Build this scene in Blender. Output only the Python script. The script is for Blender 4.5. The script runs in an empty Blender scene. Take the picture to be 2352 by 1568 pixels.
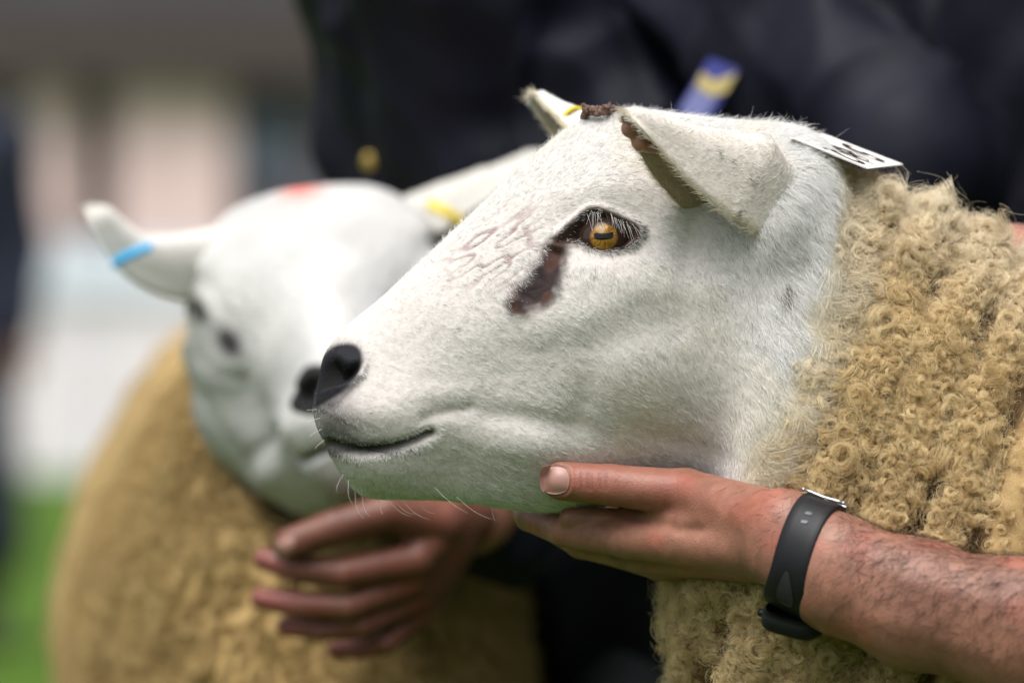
import bpy, math, random
import numpy as np
from mathutils import Vector, Matrix

# ------------------------------------------------------------------ camera, light
sc = bpy.context.scene
COL = sc.collection
rng = np.random.default_rng(11)
random.seed(5)
PXM = 0.6 / 2352.0            # metres per photo pixel on the plane in focus
CZ = 0.85                     # camera height
cd = bpy.data.cameras.new('camera'); cam = bpy.data.objects.new('camera', cd); COL.objects.link(cam)
cam.location = (0, -3.0, CZ); cam.rotation_euler = (math.radians(90), 0, 0)
cd.sensor_width = 36; cd.lens = 180; cd.clip_start = 0.1; cd.clip_end = 2000
cd.dof.use_dof = True; cd.dof.focus_distance = 3.008; cd.dof.aperture_fstop = 3.9
sc.camera = cam
SUN_EL, SUN_AZ = math.radians(66), math.radians(205)     # azimuth from +Y, clockwise
w = bpy.data.worlds.new('World'); sc.world = w; w.use_nodes = True
nt_ = w.node_tree; nt_.nodes.clear()
sky = nt_.nodes.new('ShaderNodeTexSky'); sky.sky_type = 'NISHITA'; sky.sun_disc = False
sky.sun_elevation = SUN_EL; sky.sun_rotation = SUN_AZ
sky.air_density = 1.0; sky.dust_density = 4.0; sky.ozone_density = 1.0
hs = nt_.nodes.new('ShaderNodeHueSaturation'); hs.inputs['Saturation'].default_value = 0.35
bg = nt_.nodes.new('ShaderNodeBackground'); bg.inputs['Strength'].default_value = 0.09
wo = nt_.nodes.new('ShaderNodeOutputWorld')
nt_.links.new(sky.outputs[0], hs.inputs['Color']); nt_.links.new(hs.outputs[0], bg.inputs['Color'])
nt_.links.new(bg.outputs[0], wo.inputs['Surface'])
sd = bpy.data.lights.new('sun', 'SUN'); sd.energy = 1.5; sd.angle = math.radians(50); sd.color = (1, .97, .93)
sun = bpy.data.objects.new('sun', sd); COL.objects.link(sun)
sdir = Vector((math.sin(SUN_AZ) * math.cos(SUN_EL), math.cos(SUN_AZ) * math.cos(SUN_EL), math.sin(SUN_EL)))
sun.rotation_euler = sdir.to_track_quat('Z', 'Y').to_euler(); sun.location = (0, 0, 8)
sc.view_settings.view_transform = 'Standard'; sc.view_settings.look = 'None'
sc.view_settings.gamma = 1; sc.view_settings.use_curve_mapping = False
sc.view_settings.exposure = 1.22
sc.cycles.max_bounces = 10; sc.cycles.diffuse_bounces = 5; sc.cycles.transmission_bounces = 6
sc.cycles.use_denoising = True
sc.cycles_curves.shape = 'RIBBONS'

# ------------------------------------------------------------------ helpers
def A(*x): return np.array(x, dtype=float)
def P(px, py, y):
    "world point at depth y seen at photo pixel (px, py)"
    s = (3 + y) / 3 * PXM
    return A((px - 1176) * s, y, CZ + (784 - py) * s)
def unit(v): v = np.asarray(v, float); return v / (np.linalg.norm(v, axis=-1, keepdims=True) + 1e-12)
def sstep(a, b, x): t = np.clip((x - a) / (b - a), 0, 1); return t * t * (3 - 2 * t)

def _hash(i, j, k, seed):
    h = (i * 374761393 + j * 668265263 + k * 2147483647 + seed * 974634777) & 0xffffffff
    h = ((h ^ (h >> 13)) * 1274126177) & 0xffffffff
    return ((h ^ (h >> 16)) & 0xffff) / 65535.0
def vnoise(p, freq, seed=0):
    q = np.asarray(p) * freq; f0 = np.floor(q); f = q - f0; f = f * f * (3 - 2 * f); i = f0.astype(np.int64)
    r = 0
    for a in (0, 1):
        for b in (0, 1):
            for c in (0, 1):
                wt = (f[..., 0] if a else 1 - f[..., 0]) * (f[..., 1] if b else 1 - f[..., 1]) * (f[..., 2] if c else 1 - f[..., 2])
                r = r + wt * _hash(i[..., 0] + a, i[..., 1] + b, i[..., 2] + c, seed)
    return r * 2 - 1
def fnoise(p, freq, seed=0, o=3):
    return sum(vnoise(p, freq * 2 ** k, seed + k) * .5 ** k for k in range(o))

def cspline(t, Y, q):
    "natural cubic spline through Y at t"
    t = np.asarray(t, float); Y = np.asarray(Y, float); n = len(t); h = np.diff(t)
    M = np.zeros((n, n)); R = np.zeros_like(Y); M[0, 0] = M[-1, -1] = 1
    for i in range(1, n - 1):
        M[i, i - 1] = h[i - 1]; M[i, i] = 2 * (h[i - 1] + h[i]); M[i, i + 1] = h[i]
        R[i] = 6 * ((Y[i + 1] - Y[i]) / h[i] - (Y[i] - Y[i - 1]) / h[i - 1])
    m = np.linalg.solve(M, R)
    k = np.clip(np.searchsorted(t, q, 'right') - 1, 0, n - 2); H = h[k]
    a = ((t[k + 1] - q) / H)[:, None]; b = ((q - t[k]) / H)[:, None]; H = H[:, None]
    return a * Y[k] + b * Y[k + 1] + ((a ** 3 - a) * m[k] + (b ** 3 - b) * m[k + 1]) * H * H / 6

def mesh_obj(name, V, F, mat=None, parent=None, smooth=True, col=None, kind=None):
    me = bpy.data.meshes.new(name)
    V = np.asarray(V, np.float32)
    if isinstance(F, np.ndarray):
        n, s = F.shape
        me.vertices.add(len(V)); me.vertices.foreach_set('co', V.ravel())
        me.loops.add(n * s); me.loops.foreach_set('vertex_index', F.astype(np.int32).ravel())
        me.polygons.add(n); me.polygons.foreach_set('loop_start', np.arange(0, n * s, s, dtype=np.int32))
        me.update(calc_edges=True); me.validate()
    else:
        me.from_pydata(V.tolist(), [], F)
    me.polygons.foreach_set('use_smooth', [smooth] * len(me.polygons))
    if col is not None:
        at = me.attributes.new('col', 'FLOAT_COLOR', 'POINT')
        c = np.ones((len(me.vertices), 4), np.float32); c[:, :3] = col; at.data.foreach_set('color', c.ravel())
    me.update()
    if mat: me.materials.append(mat)
    o = bpy.data.objects.new(name, me); COL.objects.link(o)
    if parent: adopt(o, parent)
    if kind: o['kind'] = kind
    return o
def adopt(o, parent):
    o.parent = parent; o.matrix_parent_inverse = Matrix.Translation(parent.location).inverted()
def thing(name, label, cat, loc, group=None):
    o = bpy.data.objects.new(name, None); COL.objects.link(o); o.location = Vector(loc); o.empty_display_size = .05
    return tag(o, label, cat, group)
def tag(o, label, cat, group=None):
    o['label'] = label; o['category'] = cat
    if group: o['group'] = group
    return o

class MB:
    def __init__(s): s.v = []; s.f = []
    def add(s, V, F):
        b = len(s.v); s.v += [tuple(x) for x in V]; s.f += [tuple(i + b for i in f) for f in F]; return s
    def box(s, lo, hi, bev=0.0):
        x0, y0, z0 = lo; x1, y1, z1 = hi
        V = [(x0, y0, z0), (x1, y0, z0), (x1, y1, z0), (x0, y1, z0), (x0, y0, z1), (x1, y0, z1), (x1, y1, z1), (x0, y1, z1)]
        return s.add(V, [(0, 3, 2, 1), (4, 5, 6, 7), (0, 1, 5, 4), (1, 2, 6, 5), (2, 3, 7, 6), (3, 0, 4, 7)])
    def tube(s, pts, rad, n=10):
        pts = np.asarray(pts, float); m = len(pts); rad = np.broadcast_to(rad, (m,))
        T = unit(np.gradient(pts, axis=0)); ref = A(0, 0, 1) if abs(T[0][2]) < .8 else A(1, 0, 0)
        V = []
        for i in range(m):
            x = unit(np.cross(ref, T[i])); y = np.cross(T[i], x)
            for k in range(n):
                a = 2 * math.pi * k / n; V.append(pts[i] + rad[i] * (x * math.cos(a) + y * math.sin(a)))
        F = [(i * n + k, i * n + (k + 1) % n, (i + 1) * n + (k + 1) % n, (i + 1) * n + k) for i in range(m - 1) for k in range(n)]
        F += [tuple(range(n))[::-1], tuple((m - 1) * n + k for k in range(n))]
        return s.add(V, F)
    def build(s, name, mat, parent=None, smooth=False, **k): return mesh_obj(name, s.v, s.f, mat, parent, smooth, **k)

# ---- materials
def nodes(name):
    m = bpy.data.materials.new(name); m.use_nodes = True; t = m.node_tree
    return m, t, t.nodes['Principled BSDF'], t.nodes['Material Output']
def mat(name, color, rough=.6, var=.0, scale=20, bump=0., bscale=60, spec=.5, sss=0., coat=0., dist=.002, metal=0., vcol=False):
    m, t, b, o = nodes(name)
    b.inputs['Roughness'].default_value = rough; b.inputs['Specular IOR Level'].default_value = spec
    b.inputs['Base Color'].default_value = (*color, 1); b.inputs['Metallic'].default_value = metal
    b.inputs['Coat Weight'].default_value = coat; b.inputs['Coat Roughness'].default_value = .04
    if sss:
        b.inputs['Subsurface Weight'].default_value = sss; b.inputs['Subsurface Radius'].default_value = (1, .35, .2)
        b.inputs['Subsurface Scale'].default_value = .006
    tc = t.nodes.new('ShaderNodeTexCoord'); src = None
    if vcol:
        at = t.nodes.new('ShaderNodeAttribute'); at.attribute_name = 'col'; src = at.outputs['Color']
        t.links.new(src, b.inputs['Base Color'])
    if var:
        n = t.nodes.new('ShaderNodeTexNoise'); n.inputs['Scale'].default_value = scale; n.inputs['Detail'].default_value = 6
        t.links.new(tc.outputs['Object'], n.inputs['Vector'])
        mr = t.nodes.new('ShaderNodeMapRange'); mr.inputs[1].default_value = .3; mr.inputs[2].default_value = .7
        mr.inputs[3].default_value = 1 - var; mr.inputs[4].default_value = 1 + var
        t.links.new(n.outputs['Fac'], mr.inputs[0])
        mx = t.nodes.new('ShaderNodeVectorMath'); mx.operation = 'SCALE'; t.links.new(mr.outputs[0], mx.inputs['Scale'])
        if src: t.links.new(src, mx.inputs[0])
        else: mx.inputs[0].default_value = color
        t.links.new(mx.outputs[0], b.inputs['Base Color'])
    if bump:
        n = t.nodes.new('ShaderNodeTexNoise'); n.inputs['Scale'].default_value = bscale; n.inputs['Detail'].default_value = 8
        t.links.new(tc.outputs['Object'], n.inputs['Vector'])
        bp = t.nodes.new('ShaderNodeBump'); bp.inputs['Strength'].default_value = bump; bp.inputs['Distance'].default_value = dist
        t.links.new(n.outputs['Fac'], bp.inputs['Height']); t.links.new(bp.outputs[0], b.inputs['Normal'])
    return m
def hair_mat(name, transl=.3, rough=.55, spec=.25):
    m, t, b, o = nodes(name)
    at = t.nodes.new('ShaderNodeAttribute'); at.attribute_name = 'col'
    b.inputs['Roughness'].default_value = rough; b.inputs['Specular IOR Level'].default_value = spec
    tr = t.nodes.new('ShaderNodeBsdfTranslucent'); mx = t.nodes.new('ShaderNodeMixShader'); mx.inputs[0].default_value = transl
    t.links.new(at.outputs['Color'], b.inputs['Base Color']); t.links.new(at.outputs['Color'], tr.inputs['Color'])
    t.links.new(b.outputs[0], mx.inputs[1]); t.links.new(tr.outputs[0], mx.inputs[2]); t.links.new(mx.outputs[0], o.inputs['Surface'])
    return m

def curves_obj(name, pts, rad, col, m, parent, kind='stuff'):
    "pts (N, M, 3); rad (N, M) or (M,); col (N, 3)"
    N, M, _ = pts.shape
    hc = bpy.data.hair_curves.new(name); hc.add_curves([M] * N)
    hc.attributes['position'].data.foreach_set('vector', np.ascontiguousarray(pts, np.float32).ravel())
    r = hc.attributes.get('radius') or hc.attributes.new('radius', 'FLOAT', 'POINT')
    r.data.foreach_set('value', np.ascontiguousarray(np.broadcast_to(rad, (N, M)), np.float32).ravel())
    c4 = np.ones((N, 4), np.float32); c4[:, :3] = col
    c = hc.attributes.new('col', 'FLOAT_COLOR', 'CURVE'); c.data.foreach_set('color', c4.ravel())
    hc.materials.append(m)
    o = bpy.data.objects.new(name, hc); COL.objects.link(o); adopt(o, parent)
    if kind: o['kind'] = kind
    return o

# ---- smooth implicit bodies, meshed with surface nets
def sd_cone(p, a, ra, b, rb):
    a = np.asarray(a, np.float32); b = np.asarray(b, np.float32)
    ab = b - a; L2 = float(ab @ ab) + 1e-9
    t = np.clip(((p - a) @ ab) / L2, 0, 1)
    return np.linalg.norm(p - (a + t[..., None] * ab), axis=-1) - (ra + (rb - ra) * t)
def smin(a, b, k):
    h = np.clip(.5 + .5 * (b - a) / k, 0, 1)
    return b + (a - b) * h - k * h * (1 - h)
def nets(prims, vox, extra=None, pad=None):
    """prims: (a, ra, b, rb, k). Returns vertices and quads of the smooth union."""
    pts = np.array([q for a, ra, b, rb, k in prims for q in (np.asarray(a) - ra, np.asarray(a) + ra, np.asarray(b) - rb, np.asarray(b) + rb)])
    lo = pts.min(0) - 3 * vox; hi = pts.max(0) + 3 * vox
    n = np.ceil((hi - lo) / vox).astype(int) + 1
    D = np.full(tuple(n), 1.0, np.float32)
    for a, ra, b, rb, k in prims:      # each primitive only where it matters
        r = max(ra, rb) + k + 4 * vox; a = np.asarray(a); b = np.asarray(b)
        i0 = np.maximum(((np.minimum(a, b) - r - lo) / vox).astype(int), 0); i1 = np.minimum(((np.maximum(a, b) + r - lo) / vox).astype(int) + 2, n)
        g = np.stack(np.meshgrid(*[lo[c] + vox * np.arange(i0[c], i1[c]) for c in range(3)], indexing='ij'), -1).astype(np.float32)
        s = tuple(slice(i0[c], i1[c]) for c in range(3))
        D[s] = smin(D[s], sd_cone(g, a, ra, b, rb).astype(np.float32), k)
    if extra is not None:
        g = np.stack(np.meshgrid(*[lo[c] + vox * np.arange(n[c]) for c in range(3)], indexing='ij'), -1).astype(np.float32)
        D = extra(g, D)
    return surface_nets(D, lo, vox)
def surface_nets(D, lo, vox):
    S = D < 0; n = np.array(D.shape)
    c = [S[i:n[0] - 1 + i, j:n[1] - 1 + j, k:n[2] - 1 + k] for i in (0, 1) for j in (0, 1) for k in (0, 1)]
    cnt = sum(x.astype(np.int8) for x in c); act = (cnt > 0) & (cnt < 8)
    idx = -np.ones(act.shape, np.int64); I = np.argwhere(act); idx[act] = np.arange(len(I))
    acc = np.zeros((len(I), 3)); num = np.zeros(len(I))
    corners = [(i, j, k) for i in (0, 1) for j in (0, 1) for k in (0, 1)]
    for a in corners:
        for ax in range(3):
            if a[ax]: continue
            b = list(a); b[ax] = 1
            va = D[I[:, 0] + a[0], I[:, 1] + a[1], I[:, 2] + a[2]]; vb = D[I[:, 0] + b[0], I[:, 1] + b[1], I[:, 2] + b[2]]
            m = (va < 0) != (vb < 0); t = np.where(m, va / np.where(m, va - vb, 1), 0)
            q = np.array(a, float)[None] + t[:, None] * (np.array(b) - np.array(a))[None]
            acc[m] += q[m]; num[m] += 1
    V = lo + vox * (I + acc / num[:, None])
    F = []
    for ax in range(3):
        u, v = [(1, 2), (2, 0), (0, 1)][ax]
        sl0 = [slice(1, -1)] * 3; sl1 = [slice(1, -1)] * 3
        sl0[ax] = slice(0, -1); sl1[ax] = slice(1, None)
        a, b = S[tuple(sl0)], S[tuple(sl1)]
        E = np.argwhere(a != b); off = np.ones(3, int); off[ax] = 0; E = E + off
        ins = S[E[:, 0], E[:, 1], E[:, 2]]
        def g(du, dv):
            q = E.copy(); q[:, u] += du; q[:, v] += dv
            return idx[q[:, 0], q[:, 1], q[:, 2]]
        Q = np.stack([g(-1, -1), g(0, -1), g(0, 0), g(-1, 0)], 1)
        Q[~ins] = Q[~ins][:, ::-1]; F.append(Q)
    F = np.concatenate(F); F = F[(F >= 0).all(1)]
    return V, F
def vert_normals(V, F):
    n = np.cross(V[F[:, 2]] - V[F[:, 0]], V[F[:, 3]] - V[F[:, 1]]); N = np.zeros_like(V)
    for k in range(4): np.add.at(N, F[:, k], n)
    return unit(N)
def relax(V, F, it=2, lam=.5):
    e = np.concatenate([F[:, [0, 1]], F[:, [1, 2]], F[:, [2, 3]], F[:, [3, 0]]]); e = np.concatenate([e, e[:, ::-1]])
    deg = np.bincount(e[:, 0], minlength=len(V))[:, None]
    for _ in range(it):
        s = np.zeros_like(V); np.add.at(s, e[:, 0], V[e[:, 1]]); V = V + lam * (s / np.maximum(deg, 1) - V)
    return V
def project(V):
    return np.stack([1176 + V[..., 0] / PXM * 3 / (3 + V[..., 1]), 784 - (V[..., 2] - CZ) / PXM * 3 / (3 + V[..., 1])], -1)
def poly_sd(poly, q):
    "signed distance (px) of points q to a polygon, negative inside"
    poly = np.asarray(poly, float); q = np.asarray(q); d = np.full(q.shape[:-1], 1e9); ins = np.zeros(q.shape[:-1], bool)
    for a, b in zip(poly, np.roll(poly, -1, 0)):
        ab = b - a; t = np.clip(((q - a) @ ab) / (ab @ ab), 0, 1)
        d = np.minimum(d, np.linalg.norm(q - (a + t[..., None] * ab), axis=-1))
        c = ((a[1] > q[..., 1]) != (b[1] > q[..., 1])) & (q[..., 0] < (b[0] - a[0]) * (q[..., 1] - a[1]) / ((b[1] - a[1]) or 1e-9) + a[0])
        ins ^= c
    return np.where(ins, -d, d)
def line_d(pl, q):
    "distance to an open polyline and the 0..1 position along it"
    pl = np.asarray(pl, float); d = np.full(q.shape[:-1], 1e9); s = np.zeros(q.shape[:-1])
    for i, (a, b) in enumerate(zip(pl[:-1], pl[1:])):
        ab = b - a; t = np.clip(((q - a) @ ab) / (ab @ ab), 0, 1); e = np.linalg.norm(q - (a + t[..., None] * ab), axis=-1)
        m = e < d; d = np.where(m, e, d); s = np.where(m, (i + t) / (len(pl) - 1), s)
    return d, s
def z2(*p): return [((1250 + x / 4.6125) * .91875, (480 + y / 4.6125) * .91875) for x, y in p]
def z6(*p): return [((760 + x / 3.335) * .91875, (800 + y / 3.335) * .91875) for x, y in p]
def z5(*p): return [((1250 + x / 3.92) * .91875, (1100 + y / 3.92) * .91875) for x, y in p]
def grid_faces(nr, nt):
    i, j = np.meshgrid(np.arange(nr - 1), np.arange(nt), indexing='ij'); k = (j + 1) % nt
    return np.stack([i * nt + j, i * nt + k, (i + 1) * nt + k, (i + 1) * nt + j], -1).reshape(-1, 4)

# ------------------------------------------------------------------ setting: field, added horizon blocker, building, fence
M_grass = mat('grass', (.036, .070, .007), .9, var=.4, scale=5, bump=.5, bscale=40, dist=.02, spec=.1)
def sheet(name, x0, x1, y0, y1, n, hf, m):
    X, Y = np.meshgrid(np.linspace(x0, x1, n), np.linspace(y0, y1, n), indexing='ij'); Z = hf(X, Y)
    i, j = np.meshgrid(np.arange(n - 1), np.arange(n - 1), indexing='ij'); F = np.stack([i * n + j, (i + 1) * n + j, (i + 1) * n + j + 1, i * n + j + 1], -1).reshape(-1, 4)
    o = mesh_obj(name, np.stack([X, Y, Z], -1).reshape(-1, 3), F, m); o['kind'] = 'structure'; return o
def gz(X, Y):
    r = np.hypot(X, Y); z = .035 * vnoise(np.stack([X, Y, 0 * X], -1), .35, 1) * sstep(2, 6, r) * sstep(60, 20, r)
    return z
nt2 = M_grass.node_tree; src_ = [l.from_socket for l in nt2.links if l.to_socket.name == 'Base Color'][0]       # turf colour darkened near the animals to cut bounce light, brighter beyond
tc_ = nt2.nodes.new('ShaderNodeTexCoord'); ln_ = nt2.nodes.new('ShaderNodeVectorMath'); ln_.operation = 'LENGTH'; nt2.links.new(tc_.outputs['Object'], ln_.inputs[0])
mr_ = nt2.nodes.new('ShaderNodeMapRange'); nt2.links.new(ln_.outputs['Value'], mr_.inputs[0]); mr_.inputs[1].default_value = 4; mr_.inputs[2].default_value = 9; mr_.inputs[3].default_value = 1.0; mr_.inputs[4].default_value = 1.55
sc_ = nt2.nodes.new('ShaderNodeVectorMath'); sc_.operation = 'SCALE'; nt2.links.new(src_, sc_.inputs[0]); nt2.links.new(mr_.outputs[0], sc_.inputs['Scale']); nt2.links.new(sc_.outputs[0], nt2.nodes['Principled BSDF'].inputs['Base Color'])
sheet('ground', -60, 60, -60, 60, 181, gz, M_grass)
M_blocker = mat('blocker_green', (.03, .045, .02), .95, var=.5, scale=.08)
th = np.linspace(0, 2 * np.pi, 121)[:-1]; hv = []; rr_ = [58, 110, 190, 300, 480]
for r, h in zip(rr_, (-.4, 14, 28, 45, 30)):
    hv.append(np.stack([r * np.cos(th), r * np.sin(th), h * (1 + .18 * np.sin(3 * th + r) + .12 * np.sin(7 * th) + .06 * np.sin(17 * th + r))], -1))
o = mesh_obj('horizon_blocker', np.concatenate(hv), grid_faces(5, 120), M_blocker); o['kind'] = 'structure'  # unseen hill ring, added to block bright horizon light and its reflections

M_pink = mat('pink_render', (.82, .61, .59), .85, var=.12, scale=3, bump=.2, bscale=30)
M_dark = mat('dark_wall', (.055, .055, .065), .7, var=.2, scale=2)
M_purple = mat('purple_grey_wall', (.12, .11, .135), .7, var=.2, scale=2)
M_glass = mat('window_glass', (.20, .25, .34), .15, spec=.6)
M_eave = mat('brown_eave', (.05, .036, .032), .7)
M_pale = mat('pale_paint', (.80, .75, .80), .7, var=.1, scale=4)
M_white = mat('white_board', (.72, .77, .88), .6, var=.04, scale=3)
YB = 36.
bld = thing('building', 'pale pink building with dark openings standing behind the fence', 'building', (-4, YB, 0))
def bx(px, y): return P(px, 0, y)[0]
MB().box((-16, YB + .3, 0), (9, YB + 6, 4.6)).build('wall', M_dark, bld)
MB().box((bx(640, YB), YB - .05, 0), (9, YB + .295, 2.75)).build('wall', M_purple, bld)
MB().box((-16.4, YB - .45, 2.80), (9.4, YB + 6.2, 3.4)).build('eave', M_eave, bld)
for a, b in ((268, 530), (58, 172), (-330, -60), (-640, -420)):
    MB().box((bx(a, YB), YB - .16, 0), (bx(b, YB), YB + .297, 2.798)).build('pillar', M_pink, bld)
wf = MB().box((bx(546, YB), YB + .05, 1.95), (bx(700, YB), YB + .29, 2.62)).build('window', M_eave, bld)
MB().box((bx(556, YB), YB + .03, 2.0), (bx(690, YB), YB + .045, 2.57)).build('pane', M_glass, wf)
MB().box((bx(545, YB), YB + .1, 0), (bx(635, YB), YB + .29, 1.9)).build('door', M_eave, bld)
fen = thing('fence', 'pale grey board fence at the far edge of the grass', 'fence', (-3, 28, 0))
bm = None
x = -9.0
while x < 6:
    if bm is None:
        bm = MB().box((0, 0, 0), (.1, .025, 1.12)).build('board', M_pale, fen); first = bm
    else:
        bm = first.copy(); COL.objects.link(bm)
    bm.matrix_parent_inverse = Matrix.Identity(4); bm.location = (x + 3, random.uniform(-.004, .004), .04); x += .118
for z in (.3, .85): MB().box((-9, 28.03, z), (6, 28.08, z + .09)).build('rail', M_pale, fen)
for x in np.arange(-9, 6.1, 2.5): MB().box((x, 28.085, 0), (x + .1, 28.18, 1.3)).build('post', M_pale, fen)
ban = MB().box((bx(52, 28), 27.93, 1.13), (bx(620, 28), 27.95, 1.44)).build('banner', M_white)
tag(ban, 'bluish white plain banner fixed along the top of the pale fence', 'banner')

# ------------------------------------------------------------------ sheep
M_body = mat('sheep_skin', (.5, .45, .4), .75, vcol=True, var=.12, scale=300, bump=.5, bscale=500, dist=.0006, spec=.2)
M_fur = hair_mat('short_white_hair', .28, .5, .3)
M_wool = hair_mat('crimped_wool', .30, .6, .2)
YAW = math.radians(12)
XD = A(math.cos(YAW), math.sin(YAW), 0); VD = A(math.sin(YAW), -math.cos(YAW), 0); ZD = A(0, 0, 1)
def sag(px, py):
    y = .075
    for _ in range(6): y = .075 + (P(px, py, y)[0] - .05) * math.tan(YAW)
    return P(px, py, y)
# photo px: top, bottom of each section of the head, half width, roundness, width at 4 heights
HEAD = [
    ((720, 914), (721, 942), 22, 2.2, (1, 1, 1, 1)),
    ((727, 868), (731, 990), 72, 2.2, (.85, 1, 1, .9)),
    ((741, 816), (752, 1040), 102, 2.3, (.8, 1, 1, .85)),
    ((764, 778), (783, 1095), 120, 2.3, (.76, .98, 1.02, .85)),
    ((800, 738), (828, 1138), 130, 2.3, (.72, .95, 1.02, .85)),
    ((850, 698), (898, 1150), 136, 2.3, (.7, .95, 1.02, .85)),
    ((922, 637), (985, 1151), 145, 2.3, (.72, .93, 1, .82)),
    ((1010, 553), (1085, 1160), 165, 2.3, (.74, .93, .98, .8)),
    ((1100, 471), (1185, 1174), 200, 2.25, (.78, .96, .93, .76)),
    ((1185, 392), (1285, 1178), 238, 2.2, (.82, 1, .92, .74)),
    ((1270, 318), (1385, 1166), 262, 2.2, (.84, 1.02, .95, .76)),
    ((1350, 268), (1468, 1150), 272, 2.2, (.84, 1.0, .99, .8)),
    ((1450, 250), (1535, 1146), 276, 2.2, (.84, .98, 1.0, .84)),
    ((1560, 262), (1585, 1165), 292, 2.2, (.84, .97, 1.0, .9)),
]
BODY_A = [
    ((1680, 280), (1588, 1235), 318, 2.2, (.82, .96, 1, .92)),
    ((1790, 312), (1556, 1330), 352, 2.2, (.8, .95, 1, .92)),
    ((1885, 362), (1535, 1450), 392, 2.2, (.8, .95, 1, .9)),
    ((1965, 398), (1540, 1580), 430, 2.2, (.8, .95, 1, .9)),
    ((2070, 412), (1556, 1720), 480, 2.2, (.8, .95, 1, .88)),
    ((2210, 462), (1610, 1880), 545, 2.2, (.8, .95, 1, .86)),
    ((2370, 556), (1740, 2050), 620, 2.2, (.82, .95, 1, .86)),
    ((2570, 625), (1990, 2250), 720, 2.2, (.84, .95, 1, .86)),
    ((2900, 650), (2500, 2400), 820, 2.2, (.86, .95, 1, .86)),
    ((3600, 650), (3600, 2500), 900, 2.2, (.86, .95, 1, .86)),
    ((4400, 640), (4500, 2450), 860, 2.2, (.86, .95, 1, .86)),
    ((4900, 700), (5050, 2200), 650, 2.2, (.86, .95, 1, .86)),
    ((5150, 1000), (5200, 1800), 300, 2.1, (.9, 1, 1, .9)),
    ((5200, 1390), (5205, 1410), 12, 2.1, (1, 1, 1, 1)),
]
def key(top, bot, S, n, c):
    top = np.asarray(top, float); bot = np.asarray(bot, float)
    return np.concatenate([(top + bot) / 2, (top - bot) / 2, S, [n], c])
KA = [key(sag(*t), sag(*b), h * PXM * VD, n, c) for t, b, h, n, c in HEAD + BODY_A]
k0 = KA[0].copy(); k0[:3] -= XD * .0006; k0[3:9] *= .03
KA = [k0] + KA
CNT = [3, 14, 14, 14, 14, 16, 20, 30, 36, 40, 46, 34, 36, 30] + [24, 24, 22, 22, 26, 28, 30, 20, 14, 16, 16, 12, 8, 6]
NHEAD = sum(CNT[:14]) + 1
NT = 480
_th = np.linspace(0, 2 * np.pi, 20001)
_den = 1 + sum(a * np.exp(-((np.minimum(_th, 2 * np.pi - _th) - c) / s) ** 2) for a, c, s in ((1.6, 1.12, .32), (.8, 2.05, .3)))
_cum = np.concatenate([[0], np.cumsum((_den[1:] + _den[:-1]) / 2)]); _cum /= _cum[-1]
TH = np.interp(np.arange(NT) / NT, _cum, _th)
def loft(keys, cnt, th):
    keys = np.array(keys); mid = keys[:, :3]; top = mid + keys[:, 3:6]; bot = mid - keys[:, 3:6]
    ch = np.maximum(.5 * (np.linalg.norm(np.diff(top, axis=0), axis=1) + np.linalg.norm(np.diff(bot, axis=0), axis=1)), .003)
    t = np.concatenate([[0], np.cumsum(ch)])
    q = np.concatenate([np.linspace(t[i], t[i + 1], cnt[i], endpoint=False) for i in range(len(cnt))] + [[t[-1]]])
    R = cspline(t, keys, q)
    h = (1 - np.cos(th)) / 2
    B = cspline([.08, .35, .62, .92], np.eye(4), np.clip(h, .02, .98))
    n = np.clip(R[:, 9:10], 1.6, 3)
    env = np.maximum(1 - np.abs(2 * h[None] - 1) ** n, 0) ** (1 / n) * (R[:, 10:14] @ B.T) * np.sign(np.sin(th) + 1e-12)[None]
    return R[:, None, 0:3] + R[:, None, 3:6] * (1 - 2 * h)[None, :, None] + R[:, None, 6:9] * env[..., None]
def grid_normals(G, sign=1):
    a = np.gradient(G, axis=0); b = np.roll(G, -1, 1) - np.roll(G, 1, 1)
    return unit(np.cross(a, b)) * sign
class Grid:
    def __init__(s, pos, sign=1): s.p = pos; s.n = grid_normals(pos, sign); s.at = {}
    def sampler(s, W, N, rg):
        nr, nt = W.shape; p = s.p; q = np.roll(p, -1, 1)
        ar = np.linalg.norm(np.cross(p[1:] - p[:-1], q[:-1] - p[:-1]), axis=-1) * .25 * (W[1:] + W[:-1] + np.roll(W, -1, 1)[1:] + np.roll(W, -1, 1)[:-1])
        cum = np.cumsum(ar.ravel()); s.tot = cum[-1]
        c = np.searchsorted(cum, (np.arange(N) + rg.random(N)) / N * cum[-1]); c = np.minimum(c, ar.size - 1)
        i, j = c // nt, c % nt; a, b = rg.random(N), rg.random(N)
        def f(X):
            sh = (slice(None),) + (None,) * (X.ndim - 2); A_, B_ = a[sh], b[sh]; k = (j + 1) % nt
            return X[i, j] * (1 - A_) * (1 - B_) + X[i + 1, j] * A_ * (1 - B_) + X[i, k] * (1 - A_) * B_ + X[i + 1, k] * A_ * B_
        return f

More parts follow.
